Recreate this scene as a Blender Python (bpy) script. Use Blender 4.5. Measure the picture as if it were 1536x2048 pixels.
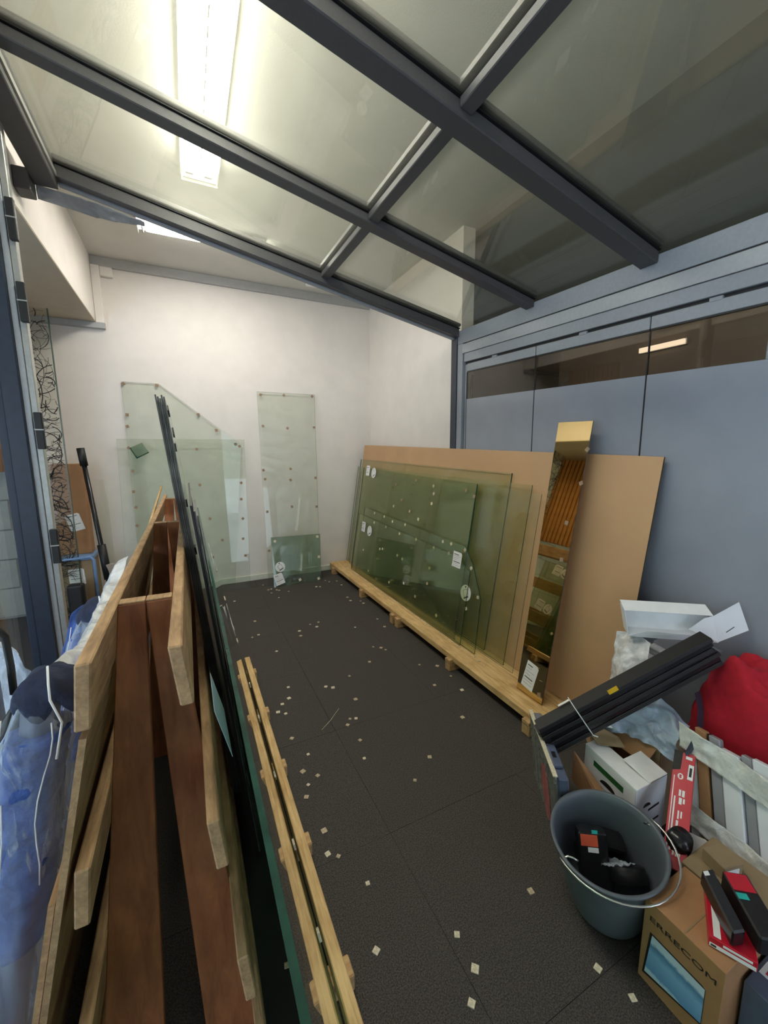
import bpy, bmesh, math, random
from mathutils import Vector, Matrix, noise
random.seed(7)
S = bpy.context.scene
for o in list(bpy.data.objects): bpy.data.objects.remove(o)
C = S.collection

# ---------------------------------------------------------------- camera, world, exposure
cam = bpy.data.cameras.new('camera'); co = bpy.data.objects.new('camera', cam); C.objects.link(co); S.camera = co
cam.sensor_fit = 'VERTICAL'; cam.sensor_height = 36.0; cam.lens = 801.38 / 2048 * 36.0
cam.clip_start = 0.02
VY = Vector((372-768, -(905-1024), -801.38)).normalized()
VX = Vector((2430-768, -(890-1024), -801.38)); VX = (VX - VY*VX.dot(VY)).normalized()
VZ = VX.cross(VY)
R = Matrix((VX, VY, VZ))            # camera -> world
co.matrix_world = Matrix.Translation((0, 0, 1.5)) @ R.to_4x4()
W = bpy.data.worlds.new('world'); S.world = W; W.use_nodes = True
bg = W.node_tree.nodes['Background']; bg.inputs[0].default_value = (0.70, 0.84, 1.0, 1); bg.inputs[1].default_value = 2.3
S.view_settings.view_transform = 'Standard'; S.view_settings.look = 'None'; S.view_settings.gamma = 1
S.view_settings.use_curve_mapping = False; S.view_settings.exposure = 0.62
try:
    S.cycles.transparent_max_bounces = 48
except Exception: pass
LAMP = 21.0

# ---------------------------------------------------------------- materials
MATS = {}
def newmat(name):
    m = bpy.data.materials.new(name); m.use_nodes = True; MATS[name] = m
    return m, m.node_tree.nodes, m.node_tree.links, m.node_tree.nodes['Principled BSDF']
def N(ns, t, **k):
    n = ns.new(t)
    for a, b in k.items(): setattr(n, a, b)
    return n
def plain(name, col, rough=.6, metal=0, var=.12, scale=30, bump=.0, spec=.5, bscale=None, coat=0):
    m, ns, ls, p = newmat(name)
    tc = N(ns, 'ShaderNodeTexCoord'); nz = N(ns, 'ShaderNodeTexNoise'); nz.inputs['Scale'].default_value = scale; nz.inputs['Detail'].default_value = 5
    ls.new(tc.outputs['Object'], nz.inputs['Vector'])
    cr = N(ns, 'ShaderNodeValToRGB')
    cr.color_ramp.elements[0].position = .3; cr.color_ramp.elements[1].position = .7
    cr.color_ramp.elements[0].color = (*[c*(1-var) for c in col], 1); cr.color_ramp.elements[1].color = (*[min(1, c*(1+var)) for c in col], 1)
    ls.new(nz.outputs['Fac'], cr.inputs['Fac']); ls.new(cr.outputs['Color'], p.inputs['Base Color'])
    p.inputs['Roughness'].default_value = rough; p.inputs['Metallic'].default_value = metal; p.inputs['Specular IOR Level'].default_value = spec
    p.inputs['Coat Weight'].default_value = coat
    if bump:
        b = N(ns, 'ShaderNodeBump'); b.inputs['Strength'].default_value = bump; b.inputs['Distance'].default_value = .01
        n2 = N(ns, 'ShaderNodeTexNoise'); n2.inputs['Scale'].default_value = bscale or scale*2; n2.inputs['Detail'].default_value = 4
        ls.new(tc.outputs['Object'], n2.inputs['Vector']); ls.new(n2.outputs['Fac'], b.inputs['Height']); ls.new(b.outputs['Normal'], p.inputs['Normal'])
    return m
def wood(name, light, dark, sc=(40, 3, 40), rough=.75, bump=.35):
    m, ns, ls, p = newmat(name)
    tc = N(ns, 'ShaderNodeTexCoord'); mp = N(ns, 'ShaderNodeMapping'); mp.inputs['Scale'].default_value = sc
    ls.new(tc.outputs['Object'], mp.inputs['Vector'])
    n1 = N(ns, 'ShaderNodeTexNoise'); n1.inputs['Scale'].default_value = 2.2; n1.inputs['Detail'].default_value = 8; n1.inputs['Roughness'].default_value = .65; n1.inputs['Distortion'].default_value = .6
    ls.new(mp.outputs[0], n1.inputs['Vector'])
    n2 = N(ns, 'ShaderNodeTexNoise'); n2.inputs['Scale'].default_value = 9; n2.inputs['Detail'].default_value = 3
    ls.new(tc.outputs['Object'], n2.inputs['Vector'])
    mx = N(ns, 'ShaderNodeMath', operation='ADD'); mul = N(ns, 'ShaderNodeMath', operation='MULTIPLY'); mul.inputs[1].default_value = .5
    ls.new(n2.outputs['Fac'], mul.inputs[0]); ls.new(n1.outputs['Fac'], mx.inputs[0]); ls.new(mul.outputs[0], mx.inputs[1])
    cr = N(ns, 'ShaderNodeValToRGB'); cr.color_ramp.elements[0].position = .55; cr.color_ramp.elements[1].position = .95
    cr.color_ramp.elements[0].color = (*dark, 1); cr.color_ramp.elements[1].color = (*light, 1)
    ls.new(mx.outputs[0], cr.inputs['Fac']); ls.new(cr.outputs['Color'], p.inputs['Base Color'])
    p.inputs['Roughness'].default_value = rough
    b = N(ns, 'ShaderNodeBump'); b.inputs['Strength'].default_value = bump; b.inputs['Distance'].default_value = .004
    ls.new(n1.outputs['Fac'], b.inputs['Height']); ls.new(b.outputs['Normal'], p.inputs['Normal'])
    return m
def pane(name, tint, rough=.0, refl=1.0, dirt_haze=0.0, dirt_haze_col=(.8, .9, .82), haze=False):
    """window / sheet glass: tinted transmission straight through, Fresnel reflection on each face"""
    m, ns, ls, p = newmat(name); ns.remove(p); out = ns['Material Output']
    tr = N(ns, 'ShaderNodeBsdfTransparent'); tr.inputs[0].default_value = (*tint, 1)
    gl = N(ns, 'ShaderNodeBsdfGlossy'); gl.inputs['Roughness'].default_value = rough; gl.inputs[0].default_value = (1, 1, 1, 1)
    lw = N(ns, 'ShaderNodeLayerWeight'); lw.inputs[0].default_value = .5
    pw = N(ns, 'ShaderNodeMath', operation='POWER'); pw.inputs[1].default_value = 5
    ma = N(ns, 'ShaderNodeMath', operation='MULTIPLY_ADD'); ma.inputs[1].default_value = .95*refl; ma.inputs[2].default_value = .045*refl
    ls.new(lw.outputs['Facing'], pw.inputs[0]); ls.new(pw.outputs[0], ma.inputs[0])
    mx = N(ns, 'ShaderNodeMixShader'); ls.new(ma.outputs[0], mx.inputs[0]); ls.new(tr.outputs[0], mx.inputs[1]); ls.new(gl.outputs[0], mx.inputs[2])
    last = mx.outputs[0]
    if dirt_haze:
        tc = N(ns, 'ShaderNodeTexCoord'); nz = N(ns, 'ShaderNodeTexNoise'); nz.inputs['Scale'].default_value = 3.5; nz.inputs['Detail'].default_value = 9; nz.inputs['Distortion'].default_value = 1.2
        ls.new(tc.outputs['Object'], nz.inputs['Vector'])
        mr = N(ns, 'ShaderNodeMapRange'); mr.inputs[1].default_value = .45; mr.inputs[2].default_value = .8; mr.inputs[3].default_value = dirt_haze*(.75 if haze else .25); mr.inputs[4].default_value = dirt_haze
        ls.new(nz.outputs['Fac'], mr.inputs[0])
        df = N(ns, 'ShaderNodeBsdfTranslucent' if haze else 'ShaderNodeBsdfDiffuse'); df.inputs[0].default_value = (*dirt_haze_col, 1)
        m2 = N(ns, 'ShaderNodeMixShader'); ls.new(mr.outputs[0], m2.inputs[0]); ls.new(last, m2.inputs[1]); ls.new(df.outputs[0], m2.inputs[2]); last = m2.outputs[0]
    ls.new(last, out.inputs[0]); return m
def film(name, col, op0=.12, op1=.75, scale=9, rough=.25, st=(1, 1, 1), lo=.42, hi=.62):
    """wrinkled plastic film: partly see-through, milky where folded"""
    m, ns, ls, p = newmat(name); out = ns['Material Output']
    p.inputs['Base Color'].default_value = (*col, 1); p.inputs['Roughness'].default_value = rough; p.inputs['Specular IOR Level'].default_value = .8
    tc = N(ns, 'ShaderNodeTexCoord'); nz = N(ns, 'ShaderNodeTexNoise'); nz.inputs['Scale'].default_value = scale; nz.inputs['Detail'].default_value = 7; nz.inputs['Distortion'].default_value = 1.2
    mp = N(ns, 'ShaderNodeMapping'); mp.inputs['Scale'].default_value = st; ls.new(tc.outputs['Object'], mp.inputs['Vector']); ls.new(mp.outputs[0], nz.inputs['Vector'])
    b = N(ns, 'ShaderNodeBump'); b.inputs['Strength'].default_value = .8; b.inputs['Distance'].default_value = .02; ls.new(nz.outputs['Fac'], b.inputs['Height']); ls.new(b.outputs['Normal'], p.inputs['Normal'])
    mr = N(ns, 'ShaderNodeMapRange'); mr.inputs[1].default_value = lo; mr.inputs[2].default_value = hi; mr.inputs[3].default_value = op0; mr.inputs[4].default_value = op1
    ls.new(nz.outputs['Fac'], mr.inputs[0])
    lw = N(ns, 'ShaderNodeLayerWeight'); lw.inputs[0].default_value = .35
    mxm = N(ns, 'ShaderNodeMath', operation='MAXIMUM'); ls.new(mr.outputs[0], mxm.inputs[0])
    lm = N(ns, 'ShaderNodeMath', operation='MULTIPLY'); lm.inputs[1].default_value = .8; ls.new(lw.outputs['Facing'], lm.inputs[0]); ls.new(lm.outputs[0], mxm.inputs[1])
    tr = N(ns, 'ShaderNodeBsdfTransparent'); mx = N(ns, 'ShaderNodeMixShader')
    ls.new(mxm.outputs[0], mx.inputs[0]); ls.new(tr.outputs[0], mx.inputs[1]); ls.new(p.outputs[0], mx.inputs[2]); ls.new(mx.outputs[0], out.inputs[0]); return m
def emit(name, col, k):
    m, ns, ls, p = newmat(name); p.inputs['Base Color'].default_value = (.8, .8, .8, 1)
    p.inputs['Emission Color'].default_value = (*col, 1); p.inputs['Emission Strength'].default_value = k; return m

M_wall = plain('white_wall_paint', (.80, .755, .70), .85, var=.03, scale=6, bump=.15, bscale=160)
M_ceil = plain('ceiling_paint', (.66, .64, .585), .9, var=.03, scale=4, bump=.1, bscale=120)
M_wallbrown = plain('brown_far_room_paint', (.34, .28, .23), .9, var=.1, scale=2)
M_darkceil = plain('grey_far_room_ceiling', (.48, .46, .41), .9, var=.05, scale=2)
M_trimgrey = plain('grey_painted_trim', (.42, .42, .41), .7, var=.04)
M_base = plain('cream_baseboard', (.70, .70, .60), .5, var=.04)
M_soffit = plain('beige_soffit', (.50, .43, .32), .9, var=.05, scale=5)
M_anth = plain('anthracite_powder_coat', (.070, .066, .068), .45, var=.06, scale=90, bump=.06, bscale=400)
M_gray = plain('grey_blue_powder_coat', (.28, .30, .335), .40, var=.05, scale=60, bump=.05, bscale=400, spec=.6)
M_graylt = plain('light_grey_aluminium', (.38, .40, .43), .38, .2, var=.05, scale=60)
M_frost = plain('satin_grey_blue_panel', (.285, .305, .355), .38, var=.05, scale=5, spec=.8)
M_alu = plain('brushed_aluminium', (.45, .45, .43), .35, .6, var=.08, scale=60)
M_navy = plain('dark_navy_frame', (.022, .030, .050), .35, var=.1)
M_black = plain('black_rubber', (.010, .010, .011), .5, var=.15)
M_blackgl = plain('black_gloss_plastic', (.012, .012, .014), .22, var=.1)
M_roofgl = pane('roof_glass', (.90, .92, .885), .02, 1.0, dirt_haze=.065, dirt_haze_col=(.80, .80, .70), haze=True)
M_doorgl = pane('door_glass', (.92, .945, .94), 0, 1.0)
M_smoke = pane('smoked_window_glass', (.78, .74, .68), 0, 1.0)
M_wallgl = pane('clear_wall_glass', (.95, .965, .94), 0, .5, dirt_haze=.06, dirt_haze_col=(.62, .66, .60))
M_greengl = pane('green_float_glass', (.91, .93, .83), 0, 1.0, dirt_haze=.05, dirt_haze_col=(.50, .55, .38))
M_greengl2 = pane('thick_green_glass', (.87, .885, .74), 0, 1.0, dirt_haze=.15, dirt_haze_col=(.42, .47, .29))  # dirt layer raised to paint in the reflection haze on these sheets
M_smallgl = pane('dusty_green_square_glass', (.68, .76, .68), 0, 1.0, dirt_haze=.32, dirt_haze_col=(.42, .52, .45))
M_cleargreen = pane('clean_green_glass', (.84, .90, .84), 0, 1.0)
M_darkgl = pane('dark_stacked_glass', (.72, .82, .76), 0, 1.0, dirt_haze=.03)
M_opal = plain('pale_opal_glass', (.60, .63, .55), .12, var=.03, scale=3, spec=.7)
M_tintgl = pane('black_tinted_glass', (.04, .05, .05), 0, 1.0)
M_rim = plain('green_glass_edge', (.010, .055, .036), .25, var=.4, scale=30, spec=.3)
M_rimlt = plain('pale_green_glass_edge', (.045, .085, .065), .15, var=.3, scale=30, spec=.9)
M_rimblk = wood('black_edge_painted_glints', (.16, .16, .15), (.003, .003, .003), sc=(70, 70, 2.2), rough=.3, bump=0)  # grey streaks along the black edge are painted glints
M_mdf = plain('brown_fibreboard', (.52, .315, .165), .62, var=.06, scale=3, bump=.08, bscale=260)
M_mdfedge = plain('dark_board_edge', (.06, .045, .03), .8)
M_pine = wood('yellow_pine', (.80, .55, .26), (.46, .27, .10))
M_pineX = wood('yellow_pine_crosscut', (.70, .47, .23), (.38, .21, .08), sc=(3, 40, 40))
M_sawn = wood('rough_sawn_tan_wood', (.58, .36, .185), (.30, .175, .085), sc=(30, 5, 30), bump=.8)
M_ply = wood('reddish_brown_plywood', (.40, .145, .055), (.21, .070, .026), sc=(14, 14, 2), bump=.15, rough=.6)
M_slat = wood('orange_brown_slat', (.55, .27, .07), (.30, .12, .03), sc=(30, 30, 2))
M_cork = plain('cork_pad', (.50, .40, .27), .9, var=.35, scale=200)
M_cork2 = plain('pale_cork_pad', (.68, .60, .45), .9, var=.25, scale=200)
M_cork3 = plain('brown_cork_pad', (.30, .20, .13), .9, var=.3, scale=200)
M_white = plain('white_card', (.86, .86, .87), .6, var=.04, scale=20)
M_white2 = plain('white_coated_board', (.74, .75, .79), .45, var=.05, scale=10)
M_greyboard = plain('grey_coated_board', (.30, .30, .33), .5, var=.05, scale=10)
M_card = plain('brown_cardboard', (.40, .205, .095), .8, var=.08, scale=12, bump=.1, bscale=90)
M_carddk = plain('kraft_cardboard', (.30, .21, .12), .85, var=.08, scale=12)
M_red = plain('red_fabric', (.46, .006, .022), .85, var=.12, scale=40, bump=.25, bscale=500)
M_redbox = plain('red_carton', (.55, .010, .030), .35, var=.08, scale=20)
M_bucket = plain('grey_blue_bucket_plastic', (.115, .130, .155), .38, var=.08, scale=20)
M_steel = plain('bright_steel_wire', (.75, .75, .72), .25, .9, var=.05)
M_blue = plain('blue_wrapped_textile', (.045, .10, .34), .75, var=.35, scale=26, bump=.6, bscale=45)
M_bluedk = plain('dark_blue_textile', (.018, .025, .060), .8, var=.4, scale=26, bump=.6, bscale=45)
M_bluelt = plain('light_blue_plastic', (.20, .34, .60), .4, var=.08)
M_bluegrey = plain('blue_grey_plastic', (.10, .12, .19), .35, var=.1)
M_teal = plain('teal_plastic', (.02, .45, .42), .4)
M_film = film('clear_wrinkled_film', (.70, .78, .90), .14, .72, 26, .22, (1, 1, .22), .52, .74)
M_filmw = film('white_crumpled_film', (.80, .82, .86), .45, .97, 8)
M_filmband = film('milky_wrap_band', (.74, .75, .72), .72, .97, 10, .35)
M_filmgrey = film('grey_roof_membrane', (.34, .34, .34), .85, 1, 10, .3)
M_yellow = plain('yellow_sticker', (.85, .50, .01), .4)
M_green = plain('green_print', (.02, .12, .03), .5, var=.5, scale=90)
M_ink = plain('black_ink', (.015, .013, .012), .6)
M_grink = plain('grey_ink', (.30, .31, .33), .6)
M_pink = plain('pink_label', (.42, .12, .12), .5, var=.5, scale=60)
M_orange = plain('orange_label', (.70, .10, .04), .5)
M_mirror = plain('bronze_mirror_silvering', (.66, .53, .27), .02, 1.0, var=0.02, scale=3)
M_lampw = plain('lamp_housing_white', (.85, .85, .83), .4)
M_lamp = emit('fluorescent_diffuser', (1.0, .955, .86), LAMP)
M_block = plain('white_painted_block', (.55, .58, .55), .8, var=.06, scale=10, bump=.3, bscale=60)
M_clearplast = film('scratched_clear_plastic', (.34, .34, .31), .35, .8, 16, .2)

# rubber floor
def floor_mat():
    m, ns, ls, p = newmat('speckled_rubber_floor')
    tc = N(ns, 'ShaderNodeTexCoord'); g = N(ns, 'ShaderNodeNewGeometry')
    n1 = N(ns, 'ShaderNodeTexNoise'); n1.inputs['Scale'].default_value = 260; n1.inputs['Detail'].default_value = 2
    n2 = N(ns, 'ShaderNodeTexNoise'); n2.inputs['Scale'].default_value = 1.7; n2.inputs['Detail'].default_value = 6
    v = N(ns, 'ShaderNodeTexVoronoi'); v.inputs['Scale'].default_value = 130; v.feature = 'F1'
    for n in (n1, n2, v): ls.new(g.outputs['Position'], n.inputs['Vector'])
    cr = N(ns, 'ShaderNodeValToRGB'); cr.color_ramp.elements[0].position = .35; cr.color_ramp.elements[0].color = (.030, .026, .024, 1); cr.color_ramp.elements[1].position = .75; cr.color_ramp.elements[1].color = (.115, .100, .090, 1)
    ls.new(n1.outputs['Fac'], cr.inputs['Fac'])
    dust = N(ns, 'ShaderNodeValToRGB'); dust.color_ramp.elements[0].position = .0; dust.color_ramp.elements[0].color = (.6, .6, .6, 1); dust.color_ramp.elements[1].position = .055; dust.color_ramp.elements[1].color = (0, 0, 0, 1)
    ls.new(v.outputs['Distance'], dust.inputs['Fac'])
    mm = N(ns, 'ShaderNodeMapRange'); mm.inputs[1].default_value = .5; mm.inputs[2].default_value = .68; ls.new(n2.outputs['Fac'], mm.inputs[0])
    mu = N(ns, 'ShaderNodeMath', operation='MULTIPLY'); ls.new(dust.outputs[0], mu.inputs[0]); ls.new(mm.outputs[0], mu.inputs[1])
    mx = N(ns, 'ShaderNodeMixRGB'); ls.new(mu.outputs[0], mx.inputs[0]); ls.new(cr.outputs[0], mx.inputs[1]); mx.inputs[2].default_value = (.45, .40, .33, 1)
    ls.new(mx.outputs[0], p.inputs['Base Color']); p.inputs['Roughness'].default_value = .82; p.inputs['Specular IOR Level'].default_value = .35
    b = N(ns, 'ShaderNodeBump'); b.inputs['Strength'].default_value = .5; b.inputs['Distance'].default_value = .003; ls.new(n1.outputs['Fac'], b.inputs['Height']); ls.new(b.outputs[0], p.inputs['Normal'])
    return m
M_floor = floor_mat()
# blue sea picture on a carton
def sea_mat():
    m, ns, ls, p = newmat('blue_seascape_print')
    tc = N(ns, 'ShaderNodeTexCoord'); sp = N(ns, 'ShaderNodeSeparateXYZ'); ls.new(tc.outputs['Object'], sp.inputs[0])
    n = N(ns, 'ShaderNodeTexNoise'); n.inputs['Scale'].default_value = 60; n.inputs['Detail'].default_value = 6; ls.new(tc.outputs['Object'], n.inputs['Vector'])
    a = N(ns, 'ShaderNodeMath', operation='MULTIPLY_ADD'); a.inputs[1].default_value = .022; ls.new(n.outputs['Fac'], a.inputs[0]); ls.new(sp.outputs[2], a.inputs[2])
    mr = N(ns, 'ShaderNodeMapRange'); mr.inputs[1].default_value = .005; mr.inputs[2].default_value = .140; ls.new(a.outputs[0], mr.inputs[0])
    cr = N(ns, 'ShaderNodeValToRGB'); e = cr.color_ramp.elements
    e[0].position = 0; e[0].color = (.55, .72, .88, 1); e[1].position = 1; e[1].color = (.60, .72, .86, 1)
    for q, c in ((.16, (.55, .74, .90)), (.22, (.16, .36, .68)), (.62, (.28, .52, .82)), (.80, (.10, .26, .52)), (.88, (.60, .74, .90))):
        z = e.new(q); z.color = (*c, 1)
    ls.new(mr.outputs[0], cr.inputs[0]); ls.new(cr.outputs[0], p.inputs['Base Color']); p.inputs['Roughness'].default_value = .4
    return m
M_sea = sea_mat()

# ---------------------------------------------------------------- mesh helpers
ORG = {}
def mk(name, vs, fs, mats, fm=None, parent=None, smooth=False, origin=None):
    vs = [Vector(v) for v in vs]
    if origin is None:
        xs = [v.x for v in vs]; ys = [v.y for v in vs]; zs = [v.z for v in vs]
        origin = Vector(((min(xs)+max(xs))/2, (min(ys)+max(ys))/2, min(zs)))
    origin = Vector(origin)
    me = bpy.data.meshes.new(name); me.from_pydata([v-origin for v in vs], [], fs)
    for m in (mats if isinstance(mats, (list, tuple)) else [mats]): me.materials.append(m)
    if fm:
        for p, i in zip(me.polygons, fm): p.material_index = i
    bm = bmesh.new(); bm.from_mesh(me); bmesh.ops.recalc_face_normals(bm, faces=bm.faces); bm.to_mesh(me); bm.free()
    if smooth:
        for p in me.polygons: p.use_smooth = True
    o = bpy.data.objects.new(name, me); C.objects.link(o)
    ORG[o] = origin
    if parent: o.parent = parent; o.location = origin - ORG[parent]
    else: o.location = origin
    return o
def empty(name, loc):
    o = bpy.data.objects.new(name, None); C.objects.link(o); o.location = loc; ORG[o] = Vector(loc); o.empty_display_size = .1; return o
def tag(o, label, cat, group=None, kind=None):
    if label: o['label'] = label
    if cat: o['category'] = cat
    if group: o['group'] = group
    if kind: o['kind'] = kind
    return o
def struct(o, label=None):
    o['kind'] = 'structure'
    if label: o['label'] = label
    return o
BF = [(0, 1, 3, 2), (4, 6, 7, 5), (0, 4, 5, 1), (2, 3, 7, 6), (0, 2, 6, 4), (1, 5, 7, 3)]
def bevel(o, w, seg=1):
    me = o.data; bm = bmesh.new(); bm.from_mesh(me)
    bmesh.ops.bevel(bm, geom=bm.edges[:], offset=w, segments=seg, affect='EDGES', profile=.5, clamp_overlap=True); bm.to_mesh(me); bm.free(); return o
def box(name, lo, hi, mat, parent=None, bev=0, seg=1):
    vs = [(x, y, z) for x in (lo[0], hi[0]) for y in (lo[1], hi[1]) for z in (lo[2], hi[2])]
    o = mk(name, vs, BF, mat, parent=parent)
    if bev: bevel(o, bev, seg)
    return o
def obox(name, p, a, b, c, mat, parent=None, bev=0, fm=None, seg=1):
    """box from corner p with edge vectors a, b, c"""
    p, a, b, c = map(Vector, (p, a, b, c))
    vs = [p+a*i+b*j+c*k for i in (0, 1) for j in (0, 1) for k in (0, 1)]
    o = mk(name, vs, BF, mat, fm, parent=parent)
    if bev: bevel(o, bev, seg)
    return o
def hexa(name, bot, top, mat, parent=None, bev=0):
    """8 corners: bottom loop of 4, top loop of 4"""
    vs = list(bot)+list(top)
    fs = [(0, 1, 2, 3), (4, 7, 6, 5), (0, 4, 5, 1), (1, 5, 6, 2), (2, 6, 7, 3), (3, 7, 4, 0)]
    o = mk(name, vs, fs, mat, parent=parent)
    if bev: bevel(o, bev)
    return o
def prism(name, outline, th, mats, parent=None, smooth=False):
    """outline: 3D points of one face; th: thickness vector; mats [face, rim]"""
    n = len(outline); th = Vector(th); a = [Vector(p) for p in outline]
    vs = a+[p+th for p in a]
    fs = [tuple(range(n)), tuple(range(2*n-1, n-1, -1))]+[(i, (i+1) % n, n+(i+1) % n, n+i) for i in range(n)]
    fm = [0, 0]+[1 if isinstance(mats, (list, tuple)) and len(mats) > 1 else 0]*n
    return mk(name, vs, fs, mats, fm, parent=parent)
def tube(name, pts, r, mat, parent=None, seg=8, closed=False, rr=None):
    pts = [Vector(p) for p in pts]; n = len(pts); vs = []; fs = []
    up = Vector((0, 0, 1)); prev = None
    for i, p in enumerate(pts):
        if closed: t = pts[(i+1) % n]-pts[i-1]
        else: t = pts[min(i+1, n-1)]-pts[max(i-1, 0)]
        t.normalize()
        if prev is None:
            u = t.cross(up) if abs(t.dot(up)) < .95 else t.cross(Vector((1, 0, 0)))
        else: u = prev - t*prev.dot(t)
        u.normalize(); w = t.cross(u); prev = u
        ri = rr[i] if rr else r
        for k in range(seg):
            a = 2*math.pi*k/seg; vs.append(p+u*math.cos(a)*ri+w*math.sin(a)*ri)
    m = n if closed else n-1
    for i in range(m):
        for k in range(seg):
            a = i*seg+k; b = i*seg+(k+1) % seg; c = ((i+1) % n)*seg+(k+1) % seg; d = ((i+1) % n)*seg+k
            fs.append((a, b, c, d))
    if not closed: fs += [tuple(range(seg)), tuple(range(n*seg-1, (n-1)*seg-1, -1))]
    return mk(name, vs, fs, mat, parent=parent, smooth=True)
def lathe(name, prof, mat, M=Matrix.Identity(4), seg=40, parent=None, fm=None):
    """prof: list of (r, z) closed or open; M places it"""
    vs = []; fs = []
    for r, z in prof:
        for k in range(seg):
            a = 2*math.pi*k/seg; vs.append(M @ Vector((r*math.cos(a), r*math.sin(a), z)))
    for i in range(len(prof)-1):
        for k in range(seg):
            fs.append((i*seg+k, i*seg+(k+1) % seg, (i+1)*seg+(k+1) % seg, (i+1)*seg+k))
    if prof[0][0] > 0.001: fs.append(tuple(range(seg)))
    if prof[-1][0] > 0.001: fs.append(tuple(range(len(prof)*seg-1, (len(prof)-1)*seg-1, -1)))
    return mk(name, vs, fs, mat, parent=parent, smooth=True)
def crumple(name, grid, amp, seed, mat, parent=None, n=(40, 40), freq=9, thick=.0012, sharp=True):
    """wrinkled sheet through a grid of control points [rows][cols] (bilinear between), ridged noise along the normal"""
    R_, Cc = len(grid), len(grid[0]); vs = []; fs = []
    def P(u, v):
        a = min(u*(R_-1), R_-1-1e-6); b = min(v*(Cc-1), Cc-1-1e-6); i, j = int(a), int(b); a -= i; b -= j
        a = a*a*(3-2*a)*.5+a*.5; b = b*b*(3-2*b)*.5+b*.5
        g = lambda i, j: Vector(grid[i][j])
        return (g(i, j)*(1-a)+g(i+1, j)*a)*(1-b)+(g(i, j+1)*(1-a)+g(i+1, j+1)*a)*b
    for i in range(n[0]+1):
        for j in range(n[1]+1):
            u, v = i/n[0], j/n[1]; p = P(u, v); e = 1e-3
            nn = (P(min(u+e, 1), v)-P(max(u-e, 0), v)).cross(P(u, min(v+e, 1))-P(u, max(v-e, 0)))
            nn = nn.normalized() if nn.length > 1e-12 else Vector((0, 0, 1))
            q = p*freq+Vector((seed*3.1, seed*1.7, seed))
            d = (.30-abs(noise.noise(q)))*1.1+(.25-abs(noise.noise(q*2.0+Vector((5, 2, 1)))))*.7+(.2-abs(noise.noise(q*4.3)))*.22
            vs.append(p+nn*d*amp)
    w = n[1]+1
    for i in range(n[0]):
        for j in range(n[1]): fs.append((i*w+j, i*w+j+1, (i+1)*w+j+1, (i+1)*w+j))
    o = mk(name, vs, fs, mat, parent=parent, smooth=True)
    if thick:
        s = o.modifiers.new('thickness', 'SOLIDIFY'); s.thickness = thick
    return o
def text(name, s, size, M, mat, parent, depth=.0006):
    cu = bpy.data.curves.new(name, 'FONT'); cu.body = s; cu.size = size; cu.extrude = depth/2; cu.align_x = 'CENTER'; cu.align_y = 'CENTER'
    t = bpy.data.objects.new(name, cu); C.objects.link(t)
    dg = bpy.context.evaluated_depsgraph_get(); me = bpy.data.meshes.new_from_object(t.evaluated_get(dg)); bpy.data.objects.remove(t)
    vs = [M @ v.co for v in me.vertices]; fs = [tuple(p.vertices) for p in me.polygons]
    bpy.data.meshes.remove(me); return mk(name, vs, fs, mat, parent=parent)
def frame(o, x, y):
    x = Vector(x).normalized(); y = Vector(y); y = (y-x*y.dot(x)).normalized(); z = x.cross(y)
    return Matrix.Translation(o) @ Matrix((x, y, z)).transposed().to_4x4()
def sh(y): return .035*(y-2)       # the facade's lines fall slightly towards the viewer

# ================================================================= THE ROOM
XB = 2.15; YB = 4.79; HC = 3.3
fl = struct(box('floor', (-2.6, -2.4, -.12), (5.0, 4.95, -.004), M_black), 'dark speckled rubber tile floor strewn with small cork pads')
xs = [.62+.66*k for k in range(-5, 4)]; ys = [1.235-.66*6+.66*k for k in range(0, 13)]
tile_me = None
for i in range(len(xs)):
    for j in range(len(ys)):
        x0, x1 = xs[i], xs[i]+.66; y0, y1 = ys[j], ys[j]+.66
        x0 = max(x0, -2.6); y0 = max(y0, -2.4); x1 = min(x1, 2.6); y1 = min(y1, 4.8)
        if x1-x0 < .02 or y1-y0 < .02: continue
        box('floor_tile', (x0+.0007, y0+.0007, -.004), (x1-.0007, y1-.0007, random.uniform(-.0006, 0)), M_floor, fl)
struct(box('ceiling', (-2.6, -2.4, HC), (2.3, 4.95, HC+.1), M_ceil), 'off-white flat ceiling above the glass roof')
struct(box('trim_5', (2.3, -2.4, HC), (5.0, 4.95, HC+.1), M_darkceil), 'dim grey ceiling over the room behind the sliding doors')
struct(box('wall_back', (-2.6, YB, 0), (2.3, YB+.15, HC), M_wall), 'plain off-white end wall')
struct(box('wall_right', (XB, 2.90, 0), (XB+.12, YB, HC), M_wall), 'white side wall between the corner and the grey door frame')
struct(box('wall_left', (-2.7, 2.3, 0), (-2.6, 4.95, HC), M_wall))
struct(box('wall_left_lintel', (-2.7, -2.4, 2.4), (-2.6, 2.3, HC), M_wall))
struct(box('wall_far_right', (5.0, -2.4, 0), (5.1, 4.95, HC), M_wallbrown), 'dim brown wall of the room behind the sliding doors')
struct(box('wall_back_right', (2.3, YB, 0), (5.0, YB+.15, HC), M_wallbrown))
struct(box('wall_front', (-2.7, -2.5, 0), (.9, -2.4, HC), M_wall))
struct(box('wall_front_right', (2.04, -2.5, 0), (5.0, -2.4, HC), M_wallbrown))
struct(box('wall_front_lintel', (.9, -2.5, 2.3), (2.04, -2.4, HC), M_wall))
struct(box('baseboard_back', (-1.2, YB-.018, 0), (XB, YB, .065), M_base, bev=.003), 'cream baseboard along the end wall')
struct(box('baseboard_right', (XB-.018, 2.9, 0), (XB, YB-.018, .065), M_base))
struct(box('trim_1', (-.67, YB-.03, HC-.085), (XB, YB, HC), M_trimgrey, bev=.003), 'grey strip where end wall meets ceiling')
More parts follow.
